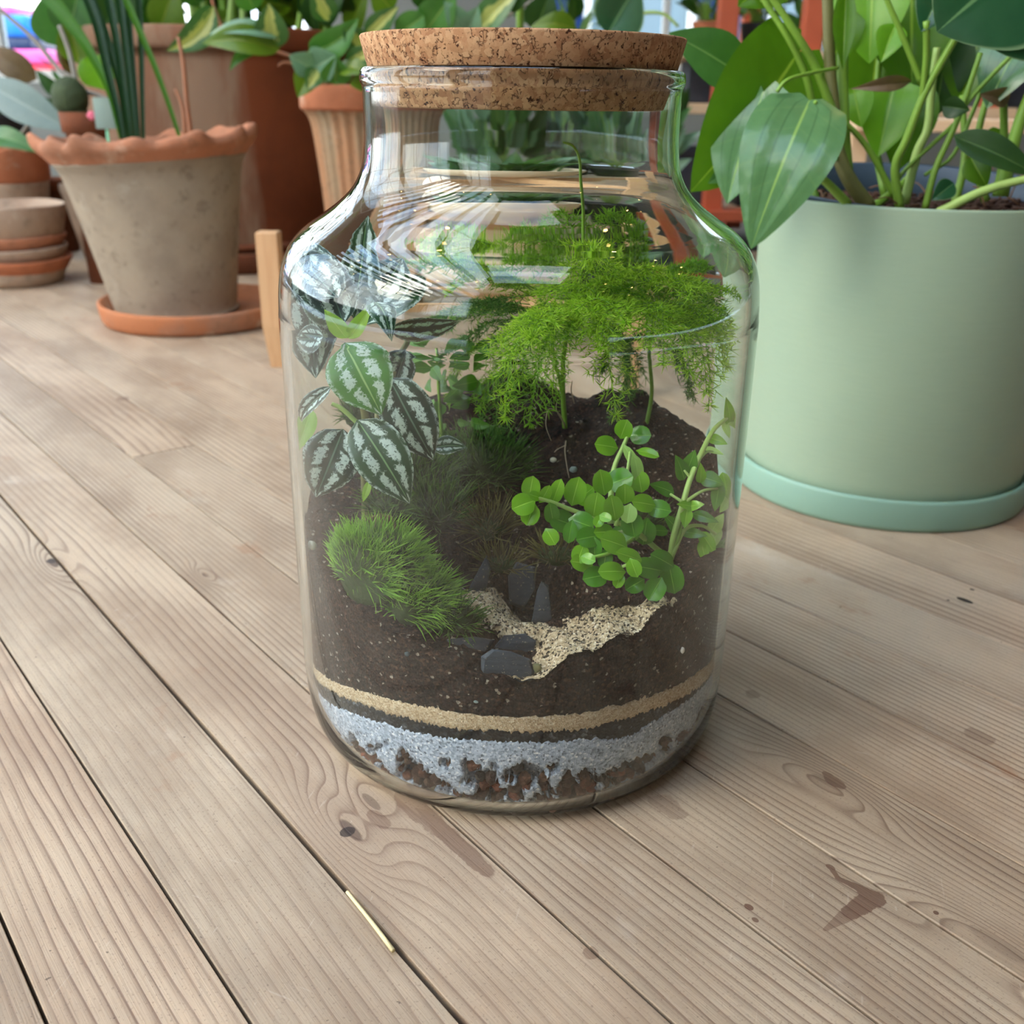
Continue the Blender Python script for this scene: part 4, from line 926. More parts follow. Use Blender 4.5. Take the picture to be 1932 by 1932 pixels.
FR = [((1240, 570, .0), (1300, 705, -.04), 120, 'needle', .2), ((1250, 560, 0), (1372, 690, -.02), 110, 'needle', .2), ((1240, 565, .0), (1250, 690, -.045), 110, 'needle', .2), ((1250, 580, .0), (1330, 740, -.035), 120, 'needle', .25), ((1080, 600, 0), (955, 690, -.045), 110, 'needle', .2), ((1085, 600, 0), (1010, 715, -.045), 110, 'needle_mid', .2), ((1160, 560, .0), (1130, 660, -.045), 110, 'needle', .15), ((1000, 620, .045), (850, 760, .05), 110, 'needle_mid', .2), ((1010, 640, .045), (940, 830, .03), 110, 'needle_dark', .2), ((990, 580, .05), (780, 640, .06), 120, 'needle_mid', .15), ((1000, 560, .055), (850, 620, .07), 120, 'needle_dark', .15), ((1140, 600, .06), (1180, 740, .065), 110, 'needle_dark', .2), ((1010, 525, .036), (800, 470, .030), 120, 'needle', .1), ((1000, 540, .036), (740, 480, .020), 110, 'needle_mid', .1), ((1035, 600, .034), (830, 690, .045), 120, 'needle_dark', .15), ((1080, 600, .010), (925, 672, -.030), 120, 'needle', .1), ((1075, 590, .0), (955, 790, -.020), 90, 'needle', .25), ((1090, 560, .015), (1240, 500, -.02), 150, 'needle', .12),
      ((1230, 560, .02), (1372, 640, -.025), 150, 'needle', .12), ((1235, 570, .02), (1335, 772, -.030), 100, 'needle', .35), ((1220, 580, .01), (1215, 660, -.045), 130, 'needle', .2),
      ((1240, 520, .02), (1405, 560, .0), 120, 'needle', .1), ((1040, 600, .03), (880, 560, .03), 150, 'needle_dark', .1), ((1035, 620, .034), (905, 770, .02), 130, 'needle_mid', .15),
      ((1060, 640, .03), (1000, 800, .005), 120, 'needle_mid', .2), ((1085, 560, .02), (1150, 790, .02), 120, 'needle_dark', .25), ((1232, 620, .04), (1140, 700, .05), 140, 'needle_dark', .1),
      ((1232, 640, .04), (1300, 750, .04), 120, 'needle_dark', .2), ((1095, 500, .016), (960, 470, .03), 140, 'needle_mid', .1), ((1095, 500, .016), (1060, 440, .05), 120, 'needle_mid', .05),
      ((1230, 500, .03), (1150, 440, .05), 150, 'needle_mid', .05), ((1230, 500, .03), (1330, 480, .03), 140, 'needle_mid', .08), ((1010, 525, .036), (870, 480, .045), 150, 'needle_mid', .08),
      ((1090, 570, .0), (1180, 610, -.045), 120, 'needle', .15), ((1060, 600, .0), (1000, 640, -.05), 110, 'needle', .15), ((1010, 540, .036), (820, 600, .03), 140, 'needle_dark', .08),
      ((1240, 530, .02), (1300, 560, -.04), 120, 'needle', .12), ((1100, 540, .01), (1120, 480, -.04), 130, 'needle', .1), ((1180, 560, .05), (1060, 560, .065), 150, 'needle_dark', .05)]
g = np.random.default_rng(77)
for i in range(20):
    o = ((1095, 520 + 9 * (i % 8), .016), (1236, 520 + 8 * (i % 7), .03), (1030, 560, .034))[i % 3]; a = g.uniform(0, 6.28); q = P(*o); t_ = q + np.array((math.cos(a), math.sin(a), 0)) * g.uniform(.035, .06) + np.array((0, 0, g.uniform(-.034, .008)))
    t_[:2] *= min(1, .086 / np.hypot(*t_[:2])); v = CM.T @ (t_ - CAM); FR.append((o, (C_PX + F_PX * v[0] / -v[2], C_PX - F_PX * v[1] / -v[2], t_[1]), g.uniform(90, 130), ('needle', 'needle_mid', 'needle')[i % 3], g.uniform(.12, .3)))
for i, (b, t, w, m, sg) in enumerate(FR): frond(b, t, w, m, sg, seed=40 + i)
def roots():
    rt = thing('exposed_roots', 'thin pale roots hanging over the dark soil in the middle of the jar', 'roots', P(1050, 800, .02))
    for pts in ([(1066, 806, .02), (1056, 780, .016), (1036, 770, .014), (1030, 800, .012), (1040, 830, .012)], [(1066, 800, .02), (1050, 772, .016), (1052, 752, .016)],
                [(1068, 830, .018), (1066, 850, .014), (1070, 880, .010), (1074, 900, .008)], [(1068, 838, .018), (1052, 846, .014), (1046, 852, .014)], [(1084, 760, .03), (1078, 735, .03), (1080, 720, .03)]):
        st(rt, pts, .00035, .0002, 'root', 'root', 4, True, 4)
roots()

# ------------------------------------------------------------------ small round-leaved plant
bp = thing('round_leaf_plant', 'trailing plant with small glossy round green leaves at the right of the jar', 'plant', P(1262, 1050, -.05))
def bl(px, py, a, l, w, Y, m='bead', tl=(0, 0, .25), sh='round', **k):
    """leaf centred at px,py; a is the direction base to tip in the picture, degrees, 0 right, 90 down"""
    c, s = math.cos(math.radians(a)), math.sin(math.radians(a)); l *= 1.14; w *= 1.16
    jl(bp, (px - c * l / 2, py - s * l / 2, Y + .002), (px + c * l / 2, py + s * l / 2, Y - .002), w, m, shape=sh, arch=k.get('arch', .1), fold=.12, nu=4, nv=9, tilt=tl, quilt=.012)
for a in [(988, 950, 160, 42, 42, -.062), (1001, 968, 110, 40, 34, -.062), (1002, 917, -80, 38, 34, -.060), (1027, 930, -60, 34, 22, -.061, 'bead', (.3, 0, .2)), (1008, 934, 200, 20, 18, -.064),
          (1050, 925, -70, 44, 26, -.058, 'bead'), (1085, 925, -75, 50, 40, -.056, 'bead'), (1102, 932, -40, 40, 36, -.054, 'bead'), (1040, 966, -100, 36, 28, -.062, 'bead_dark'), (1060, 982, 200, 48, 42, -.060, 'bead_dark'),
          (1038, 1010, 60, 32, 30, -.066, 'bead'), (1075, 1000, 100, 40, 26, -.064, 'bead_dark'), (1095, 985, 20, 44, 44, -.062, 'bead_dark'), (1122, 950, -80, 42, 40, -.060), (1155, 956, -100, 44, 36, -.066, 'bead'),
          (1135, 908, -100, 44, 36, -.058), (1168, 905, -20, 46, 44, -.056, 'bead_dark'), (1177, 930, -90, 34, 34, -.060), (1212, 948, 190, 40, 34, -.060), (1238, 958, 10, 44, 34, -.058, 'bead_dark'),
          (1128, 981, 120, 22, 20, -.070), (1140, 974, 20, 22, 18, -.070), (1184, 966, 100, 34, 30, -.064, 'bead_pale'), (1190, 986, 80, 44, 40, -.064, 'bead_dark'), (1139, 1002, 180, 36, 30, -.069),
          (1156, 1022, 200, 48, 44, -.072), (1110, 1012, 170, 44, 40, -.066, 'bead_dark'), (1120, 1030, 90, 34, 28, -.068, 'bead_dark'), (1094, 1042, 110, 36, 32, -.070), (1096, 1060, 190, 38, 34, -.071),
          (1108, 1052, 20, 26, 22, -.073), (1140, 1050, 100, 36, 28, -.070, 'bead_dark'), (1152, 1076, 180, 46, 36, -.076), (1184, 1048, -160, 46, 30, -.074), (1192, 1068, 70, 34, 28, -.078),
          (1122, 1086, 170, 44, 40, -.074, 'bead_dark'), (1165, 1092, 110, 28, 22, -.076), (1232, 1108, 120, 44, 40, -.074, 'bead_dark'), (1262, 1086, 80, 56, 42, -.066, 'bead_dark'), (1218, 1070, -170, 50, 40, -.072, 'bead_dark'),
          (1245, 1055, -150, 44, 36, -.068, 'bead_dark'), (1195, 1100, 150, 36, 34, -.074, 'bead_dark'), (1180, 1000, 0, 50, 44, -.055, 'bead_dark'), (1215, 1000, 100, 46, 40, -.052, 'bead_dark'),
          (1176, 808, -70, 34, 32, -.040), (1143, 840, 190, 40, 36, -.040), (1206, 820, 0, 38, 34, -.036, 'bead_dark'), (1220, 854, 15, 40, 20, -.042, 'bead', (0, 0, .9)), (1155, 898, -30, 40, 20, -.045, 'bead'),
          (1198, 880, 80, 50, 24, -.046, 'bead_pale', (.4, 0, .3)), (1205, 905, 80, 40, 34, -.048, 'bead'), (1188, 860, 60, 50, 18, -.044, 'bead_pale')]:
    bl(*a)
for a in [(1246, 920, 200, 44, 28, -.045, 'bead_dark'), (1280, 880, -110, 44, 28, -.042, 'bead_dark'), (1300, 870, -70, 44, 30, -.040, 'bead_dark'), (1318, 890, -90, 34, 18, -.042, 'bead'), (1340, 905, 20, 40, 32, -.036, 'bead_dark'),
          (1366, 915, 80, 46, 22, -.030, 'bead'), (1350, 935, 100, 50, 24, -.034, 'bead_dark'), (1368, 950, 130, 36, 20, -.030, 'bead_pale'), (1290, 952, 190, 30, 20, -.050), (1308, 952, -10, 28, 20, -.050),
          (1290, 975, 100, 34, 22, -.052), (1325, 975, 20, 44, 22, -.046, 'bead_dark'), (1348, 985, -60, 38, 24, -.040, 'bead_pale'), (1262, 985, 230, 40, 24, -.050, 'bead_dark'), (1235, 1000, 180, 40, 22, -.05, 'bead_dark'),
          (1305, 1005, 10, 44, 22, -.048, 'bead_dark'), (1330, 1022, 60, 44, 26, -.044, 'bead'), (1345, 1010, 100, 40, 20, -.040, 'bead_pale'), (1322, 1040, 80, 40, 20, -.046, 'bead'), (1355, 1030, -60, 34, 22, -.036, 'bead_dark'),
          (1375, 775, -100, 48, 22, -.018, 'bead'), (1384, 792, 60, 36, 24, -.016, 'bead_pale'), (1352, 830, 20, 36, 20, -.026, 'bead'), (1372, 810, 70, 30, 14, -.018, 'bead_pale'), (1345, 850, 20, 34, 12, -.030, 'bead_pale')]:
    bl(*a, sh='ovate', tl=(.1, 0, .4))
for pts, r0, r1, m in [([(1262, 1052, -.05), (1268, 1010, -.052), (1282, 960, -.05), (1300, 900, -.044), (1325, 845, -.034), (1345, 810, -.026), (1372, 788, -.018)], .0014, .0009, 'stem_pale'),
          ([(1262, 1055, -.05), (1272, 1030, -.052), (1290, 995, -.05), (1320, 990, -.046), (1345, 1005, -.042)], .0011, .0006, 'stem_pale'), ([(1256, 1050, -.05), (1275, 1015, -.052), (1282, 985, -.05)], .0012, .0008, 'stem_green'),
          ([(1245, 1040, -.05), (1180, 990, -.056), (1100, 968, -.058), (1040, 945, -.061), (1005, 935, -.063)], .0012, .0007, 'stem_pale'), ([(1150, 985, -.058), (1152, 920, -.05), (1158, 880, -.044), (1176, 838, -.040), (1186, 815, -.04)], .0013, .0008, 'stem_pale'),
          ([(1160, 990, -.058), (1180, 900, -.05), (1188, 850, -.044)], .0009, .0006, 'stem_pale'), ([(1200, 1010, -.056), (1150, 1040, -.07), (1110, 1050, -.072)], .0009, .0006, 'stem_green'),
          ([(1230, 1050, -.055), (1190, 1060, -.074), (1172, 1066, -.077)], .0009, .0006, 'stem_pale'), ([(1282, 950, -.05), (1320, 925, -.045), (1350, 920, -.036)], .0008, .0005, 'stem_pale'),
          ([(1284, 945, -.05), (1262, 930, -.046)], .0007, .0005, 'stem_pale'), ([(1300, 900, -.044), (1288, 885, -.043)], .0006, .0005, 'stem_pale'), ([(1310, 872, -.04), (1330, 852, -.034), (1345, 850, -.03)], .0006, .0004, 'stem_pale')]:
    st(bp, pts, r0, r1, m, jar_=True)

# ================================================================== sage green planter, front right
GC = np.array([.2857, .324])
gp = thing('sage_planter', 'large matte sage green planter standing right of the glass jar', 'planter', (GC[0], GC[1], .004))
GRIM = float(P(1740, 395, GC[1] - .106)[2])
V, F, uv = lathe([(0, .012), (.098, .012), (.1035, .0125), (.1048, .015), (.1052, .03), (.1085, GRIM - .002), (.1084, GRIM - .0006), (.1076, GRIM), (.1066, GRIM - .0006), (.1060, GRIM - .003), (.1035, .06), (.1, .03), (0, .03)], 144, (*GC, 0)); obj('planter_body', V, F, M['sage'], gp, uv=uv)
V, F, uv = lathe([(.1005, GRIM - .050), (.1022, GRIM - .004), (.1046, GRIM - .0028), (.1048, GRIM - .0042), (.1030, GRIM - .007), (.1018, GRIM - .05)], 96, (*GC, 0), closed=True); V = turn(V, np.array((*GC, GRIM)), rotx(.085)) + np.array((0, 0, .010)) ; obj('nursery_pot', V, F, M['nursery'], gp, uv=uv, label='dark blue plastic inner pot')
mb = MB()
for i in range(900):
    a = RNG.uniform(0, 6.28); r = .099 * math.sqrt(RNG.uniform(0, 1)); s = RNG.uniform(.0016, .004); V, F = rock(i % 17, .5, ICO1, (1.2, .7, .5)); mb.add(turn(V * s, 0, rotz(a * 3)) + np.array((GC[0] + r * math.cos(a), GC[1] + r * math.sin(a), GRIM - .008 + RNG.uniform(-.001, .003))), F)
V, F, uv = lathe([(0, GRIM - .03), (.099, GRIM - .03), (.0995, GRIM - .009), (0, GRIM - .007)], 48, (*GC, 0)); mb.add(V, F, uv)
tag(mb.build('bark_mulch', M['bark_mulch'], None, smooth=False), 'brown bark and coir mulch filling the sage green planter', 'mulch', kind='stuff')
V, F, uv = lathe([(0, .0), (.1085, .0), (.1100, .0012), (.1108, .004), (.1108, .0208), (.1103, .0226), (.1090, .0232), (.1076, .0226), (.1066, .018), (.1060, .009), (0, .0088)], 144, (*GC, 0))
tag(obj('sage_saucer', V, F, M['sage_blue'], None, uv=uv), 'low sage green saucer under the matte green planter', 'saucer')

ph = thing('pothos_plant', 'bushy climbing pothos with heart shaped leaves growing in the sage green planter', 'plant', (GC[0], GC[1], GRIM))
GZ = GRIM - .006
def gs(pts, r0, r1, m='stem_green'): st(ph, pts, r0, r1, m, n=8)
gs([(1640, 392, .27), (1600, 335, .27), (1578, 275, .275), (1573, 207, .28), (1566, 130, .285), (1560, -40, .29)], .0052, .0034, 'stem_brown')
gs([(1580, 235, .27), (1540, 130, .265), (1505, 69, .26), (1440, -30, .26)], .0030, .0020); gs([(1534, 200, .272), (1516, 132, .268), (1480, 60, .265), (1420, -30, .27)], .0024, .0018)
gs([(1598, 330, .285), (1592, 240, .285), (1590, 110, .29), (1602, -40, .29)], .0042, .0032); gs([(1698, 395, .265), (1689, 317, .265), (1711, 262, .262), (1750, 165, .258), (1830, 25, .25)], .0030, .0022)
gs([(1706, 385, .275), (1730, 289, .275), (1750, 242, .275), (1758, 165, .278), (1768, 90, .28)], .0032, .0022, 'stem_pale'); gs([(1690, 375, .28), (1634, 275, .28), (1570, 208, .275)], .0022, .0016)
gs([(1740, 160, .262), (1703, 69, .26), (1665, -20, .26)], .0020, .0015); gs([(1748, 40, .25), (1747, 110, .255), (1738, 195, .26)], .0020, .0018)
gs([(1745, 395, .27), (1766, 316, .272), (1807, 225, .275), (1850, 100, .28)], .0024, .0016); gs([(1770, 402, .245), (1865, 357, .24), (1990, 325, .23)], .0034, .0024, 'stem_pale')
gs([(1880, 370, .29), (1894, 275, .29), (1889, 85, .29), (1880, -30, .29)], .0028, .002); gs([(1890, 370, .27), (1918, 250, .27), (1950, 160, .27)], .0044, .0034); gs([(1600, 385, .25), (1560, 345, .245), (1530, 320, .24)], .0030, .0024)
gs([(1466, 173, .238), (1484, 152, .24), (1520, 140, .25), (1580, 128, .27)], .0012, .0012); gs([(1580, 300, .27), (1545, 215, .245), (1538, 192, .235)], .0016, .0012); gs([(1800, 235, .28), (1700, 330, .27), (1690, 380, .275)], .0015, .0012)
gs([(1850, 175, .285), (1800, 290, .28), (1745, 330, .275)], .0014, .0012); gs([(1932, 80, .27), (1850, 165, .275), (1800, 225, .28)], .0015, .0014)
for pts in ([(1640, 395, .27), (1700, 350, .30), (1730, 300, .32), (1735, 180, .33)], [(1800, 390, .30), (1820, 300, .31), (1815, 180, .32)], [(1860, 380, .30), (1840, 290, .31), (1870, 150, .32)], [(1670, 370, .31), (1650, 250, .33), (1660, 100, .34)], [(1540, 380, .28), (1520, 300, .30), (1535, 180, .31)]):
    gs(pts, .003, .002, 'stem_green')
def pl(*a, **k): lf(ph, *a, **k)
pl((1528, 188, .238), (1418, 462, .196), 176, 'pothos', shape='heart', ridge=.005, quilt=.012, arch=.13, fold=.10, notch=.03, nv=16, nu=12, tilt=(.0, 0, .35), curl=.06)
pl((1440, 172, .268), (1372, 384, .250), 132, 'pothos', shape='heart', arch=.12, fold=.2, notch=.1, tilt=(-.3, 0, .2))
pl((1512, 96, .285), (1303, 362, .262), 205, 'pothos_olive', shape='heart', arch=.10, fold=.15, notch=.08, nv=14, tilt=(.2, 0, -.2))
pl((1405, 145, .30), (1262, 62, .28), 92, 'leaf_mid', shape='ovate', arch=.1, tilt=(0, 0, .3))
pl((1410, 300, .27), (1336, 346, .26), 44, 'leaf_mid', shape='heart', arch=.1)
pl((1925, -75, .20), (1768, 60, .215), 250, 'pothos_dark', shape='heart', arch=.08, fold=.08, notch=.1, nv=16, tilt=(-.1, 0, -.1))
pl((1990, 25, .20), (1860, 82, .205), 130, 'pothos_dark', shape='heart', arch=.06, fold=.05)
pl((1790, -40, .26), (1738, 60, .25), 84, 'pothos_dark', shape='heart', arch=.1)
pl((1648, -70, .33), (1640, 120, .31), 130, 'pothos_bright', shape='heart', arch=.08); pl((1690, 150, .32), (1656, 296, .30), 110, 'pothos_bright', shape='heart', arch=.1, fold=.3)
pl((1718, 150, .33), (1690, 325, .315), 110, 'pothos_olive', shape='heart', arch=.1, tilt=(.3, 0, 0)); pl((1720, -30, .34), (1720, 175, .33), 150, 'pothos_olive', shape='heart', arch=.1)
pl((1660, 60, .345), (1640, 220, .34), 170, 'pothos_olive', shape='heart', arch=.05); pl((1935, 60, .29), (1862, 205, .275), 110, 'pothos', shape='heart', arch=.12, fold=.2, tilt=(-.2, 0, .4))
pl((1905, 185, .28), (1848, 178, .27), 34, 'dry_leaf', shape='ovate', arch=.2, fold=.5); pl((1800, 256, .255), (1960, 335, .235), 62, 'leaf_far', shape='ovate', arch=.1, fold=.3, tilt=(0, 0, .6))
pl((1830, 295, .262), (1862, 352, .255), 50, 'pothos_olive', shape='ovate', arch=.15); pl((1800, 345, .25), (1758, 378, .243), 40, 'pothos_dark', shape='ovate', arch=.1)
pl((1720, 152, .268), (1604, 168, .262), 26, 'dry_leaf', shape='lance', arch=.25, fold=.6); pl((1690, 45, .28), (1662, 118, .27), 52, 'pothos_bright', shape='ovate', arch=.2, fold=.5)
pl((1778, 200, .27), (1830, 208, .26), 38, 'leaf_far', shape='ovate', arch=.2, fold=.4); pl((1597, -40, .28), (1590, 132, .275), 40, 'pothos_olive', shape='lance', fold=.7, arch=.05)
pl((1850, 60, .34), (1810, 200, .33), 110, 'pothos_olive', shape='heart', arch=.1); pl((1790, 60, .34), (1765, 220, .34), 100, 'leaf_far', shape='heart', arch=.1)
pl((1900, 250, .33), (1830, 330, .32), 60, 'pothos_olive', shape='heart'); pl((1610, 20, .32), (1560, 140, .32), 60, 'pothos_olive', shape='heart')
pl((1610, 165, .31), (1625, 240, .30), 60, 'pothos_bright', shape='heart', arch=.1); pl((1480, -60, .28), (1392, 12, .27), 90, 'pothos_olive', shape='heart', arch=.1)
for i in range(14):
    a, b = RNG.uniform(0, 6.28), RNG.uniform(.02, .09); c = np.array((GC[0] + b * math.cos(a), GC[1] + b * math.sin(a), GZ + .004)); d = RNG.normal(size=3) * .012; d[2] = abs(d[2]) * .3
    V, F, uv = tube([c, c + d + np.array((0, 0, .003)), c + d * 2], .0006, .0004, 4, 3); obj('coir_strand', V, F, M['fibre'], ph)

# ================================================================== terracotta pots, left
TS = np.array([-.4239, .898])
V, F, uv = lathe([(0, .0), (.108, .0), (.1140, .0015), (.1175, .007), (.1205, .0225), (.1205, .0262), (.1185, .0278), (.1158, .0266), (.108, .012), (.102, .0095), (0, .0095)], 120, (*TS, 0), fn=lambda k, a, r, z: (r * (1 + .006 * np.sin(a * 3 + 1)) * np.cos(a), r * (1 + .006 * np.sin(a * 3 + 1)) * np.sin(a), z + np.where(z > .02, .0012 * np.sin(2 * a + 1), 0)))
tag(obj('terracotta_saucer', V, F, M['tc_saucer'], None, uv=uv), 'round orange terracotta saucer under the frilled weathered pot', 'saucer')
TB = np.array([float(P(333, 560, .893)[0]), .893, .0125])
tp = thing('frilled_terracotta_pot', 'weathered grey terracotta pot with a frilled orange rim on a saucer', 'pot', TB)
def frill(lo):
    def fn(k, a, r, z):
        m_ = np.clip((z - lo) / .025, 0, 1); w = (np.sin(a * 13 + .9 * np.sin(a * 3)) + .55 * np.sin(a * 7 + 2) + .35 * np.sin(a * 23 + 1)) * m_
        return (r + .0035 * w) * np.cos(a), (r + .0035 * w) * np.sin(a), z + .0035 * w * m_ + .003 * np.sin(a * 2 + .8) * m_
    return fn
RT = roty(-.062)
H0 = .226
V, F, uv = lathe([(0, 0), (.073, 0), (.0765, .003), (.0845, .05), (.098, .125), (.107, .170), (.111, .181), (.1165, .1895)], 128, TB, sub=3); obj('pot_body', turn(V, TB, RT), F, M['tc_old'], tp, uv=uv)
V, F, uv = lathe([(.1162, .189), (.121, .195), (.1265, .2005), (.1298, .2055), (.1305, .2105), (.1285, .2155), (.1235, .2165), (.116, .209), (.109, .194), (.103, .17), (.098, .145)], 156, TB, fn=frill(.188), sub=3); obj('frilled_rim', turn(V, TB, RT), F, M['tc_rim'], tp, uv=uv, label='frilled orange terracotta rim')
V, F, uv = lathe([(0, .165), (.108, .163)], 48, TB, fn=lambda k, a, r, z: (r * np.cos(a), r * np.sin(a), z)); 
V, F, uv = lathe([(0, .150), (.100, .150), (.103, .166), (.06, .170), (0, .171)], 48, TB); tag(obj('dark_compost', turn(V, TB, RT), F, M['soil'], None, uv=uv), 'dark compost inside the frilled weathered terracotta pot', 'compost', kind='stuff')
cl = thing('strap_leaf_plant', 'plant with long dark green strap leaves rising from the frilled weathered pot', 'plant', TB + np.array((0, 0, .17)))
for pts, w0, w1, m in [([(232, 262, .90), (220, 200, .90), (200, 120, .90), (178, 30, .90), (140, -60, .9)], .010, .020, 'strap'), ([(247, 262, .89), (236, 190, .89), (222, 90, .89), (203, -10, .89), (190, -80, .89)], .011, .017, 'strap'),
                       ([(255, 262, .88), (247, 180, .88), (238, 100, .88), (225, 0, .88), (215, -70, .88)], .010, .014, 'strap'), ([(270, 262, .89), (268, 170, .89), (266, 80, .89), (260, -40, .89)], .008, .011, 'strap'),
                       ([(338, 256, .87), (316, 190, .87), (290, 120, .87), (262, 55, .87), (225, -30, .87)], .007, .013, 'strap_green'), ([(228, 262, .91), (205, 170, .91), (165, 90, .91), (122, 30, .91), (80, -20, .91)], .006, .030, 'strap_green'),
                       ([(262, 262, .90), (254, 160, .90), (245, 60, .90), (240, -40, .90)], .007, .013, 'strap'), ([(240, 262, .91), (226, 160, .91), (196, 60, .91), (160, -20, .91)], .008, .022, 'strap')]:
    V, F, uv = ribbon([P(*p) for p in pts], w0 * .62, w1 * .66, fold=.35); obj('leaf', V, F, M[m], cl, uv=uv)
st(cl, [(360, 258, .87), (352, 190, .875), (346, 120, .88), (336, 70, .885)], .0034, .0022, 'cane', 'dry_stalk')
st(cl, [(350, 258, .88), (344, 200, .885), (330, 168, .89)], .0028, .0016, 'cane', 'dry_stalk')
pc = thing('price_card', 'small blank grey green card standing in the frilled terracotta pot', 'card', P(200, 240, .95))
V, F = box((0, 0, 0), (42 * PXL(200, .95), .0012, 52 * PXL(200, .95)), .0003); obj('card', V @ rotz(.15).T + P(201, 214, .95), F, M['card'], pc)
V, F = box((0, 0, 0), (.0035, .0012, .07), .0003); obj('card_stick', V + P(204, 262, .951), F, M['mint'], pc)
V, F = rock(5, .2, ICO2, (1, .3, 1)); obj('card_print', V * .0058 + P(172, 218, .952), F, M['pink'], pc)

# large terracotta pot behind
BY = 1.47; BX = float(P(447, 480, BY)[0]); RB = 253 * PXL(410, BY); ZB_T = float(P(410, 46, BY - RB)[2])
bpt = thing('large_terracotta_pot', 'very large dark orange terracotta pot with a rolled rim behind the frilled pot', 'pot', (BX, BY, .018))
V, F, uv = lathe([(0, .02), (.205, .02), (.211, .024), (.214, .05), (.226, ZB_T * .5), (RB - .012, ZB_T - .048), (RB - .0105, ZB_T - .034), (RB - .004, ZB_T - .032), (RB, ZB_T - .026), (RB + .001, ZB_T - .006), (RB - .004, ZB_T), (RB - .020, ZB_T), (RB - .025, ZB_T - .006), (RB - .028, ZB_T - .06), (0, ZB_T - .06)], 144, (BX, BY, 0), sub=2)
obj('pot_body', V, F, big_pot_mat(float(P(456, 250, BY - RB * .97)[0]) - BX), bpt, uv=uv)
V, F, uv = lathe([(.2125, .034), (.219, .036), (.2215, .041), (.219, .046), (.2125, .048)], 96, (BX, BY, 0), closed=True); obj('foot_ring', V, F, M['tc_dark'], bpt, uv=uv)
V, F, uv = lathe([(0, 0), (.225, 0), (.232, .004), (.240, .030), (.238, .034), (.233, .034), (.226, .018), (0, .018)], 120, (BX, BY, 0)); tag(obj('large_saucer', V, F, M['tc_dark'], None, uv=uv), 'wide dark terracotta saucer under the very large pot', 'saucer')
V, F, uv = lathe([(0, ZB_T - .10), (RB - .035, ZB_T - .10), (RB - .032, ZB_T - .058), (0, ZB_T - .05)], 60, (BX, BY, 0)); tag(obj('pot_compost', V, F, M['soil'], None, uv=uv), 'dark compost filling the very large terracotta pot', 'compost', kind='stuff')
bpp = thing('big_pot_plant', 'tall leafy plant with upright pale stalks growing from the very large pot', 'plant', (BX, BY, ZB_T - .05))
for (x0, x1, m) in ((372, 352, 'stem_pale'), (390, 378, 'hoya_grey'), (352, 330, 'stem_green'), (430, 440, 'stem_pale'), (460, 455, 'hoya_grey'), (505, 520, 'stem_green'), (300, 290, 'stem_green'), (560, 575, 'stem_green'), (610, 640, 'stem_green')):
    st(bpp, [(x0, 75, BY - .05), ((x0 + x1) / 2, 20, BY - .05), (x1, -70, BY - .05)], .006, .004, 'stem_pale' if m == 'hoya_grey' else m)
g = np.random.default_rng(5)
for i in range(64):
    x, y = g.uniform(190, 690), g.uniform(-60, 44); a = g.uniform(-.6, .6); l = g.uniform(70, 130); yy = BY + g.uniform(-.12, .2)
    lf(bpp, (x, y + l * .4, yy), (x + l * a, y - l * .6 if g.random() < .5 else y + l * .1, yy - .05), l * g.uniform(.35, .6), ('leaf_far', 'leaf_far', 'hoya_olive', 'leaf_mid')[i % 4], arch=.15, tilt=tuple(g.uniform(-.5, .5, 3)))
for i in range(90):  # unseen canopy leaves added overhead to shade the pots at the back
    b = np.array((BX + g.uniform(-.55, .6), BY + g.uniform(-.45, .5), g.uniform(.62, 1.0))); a = g.uniform(0, 6.28); t = b + np.array((math.cos(a) * .13, math.sin(a) * .13, -.03 + g.uniform(-.04, .06)))
    V, F, uv = leaf_mesh(b, t, g.uniform(.06, .10), face=np.array((0, 0, 1)) + g.normal(size=3) * .3, arch=.15, nu=3, nv=7); obj('leaf', V, F, M[('leaf_far', 'leaf_mid')[i % 2]], bpp, uv=uv)
for i in range(7):  # stems reaching up into the added canopy
    a = i * .9; V, F, uv = tube([(BX + .03 * math.cos(a), BY + .03 * math.sin(a), ZB_T - .05), (BX + .06 * math.cos(a), BY + .06 * math.sin(a), .6), (BX + .35 * math.cos(a), BY + .35 * math.sin(a), .82)], .007, .004, 6, 5); obj('stem', V, F, M['stem_green'], bpp, uv=uv)
for (b, t, w, m) in [((300, 60, BY - .2), (330, -30, BY - .2), 60, 'hoya_olive'), ((200, 50, BY - .2), (230, -60, BY - .2), 90, 'leaf_far'), ((130, 70, BY - .2), (150, -30, BY - .2), 80, 'leaf_mid')]: lf(bpp, b, t, w, m, arch=.1)

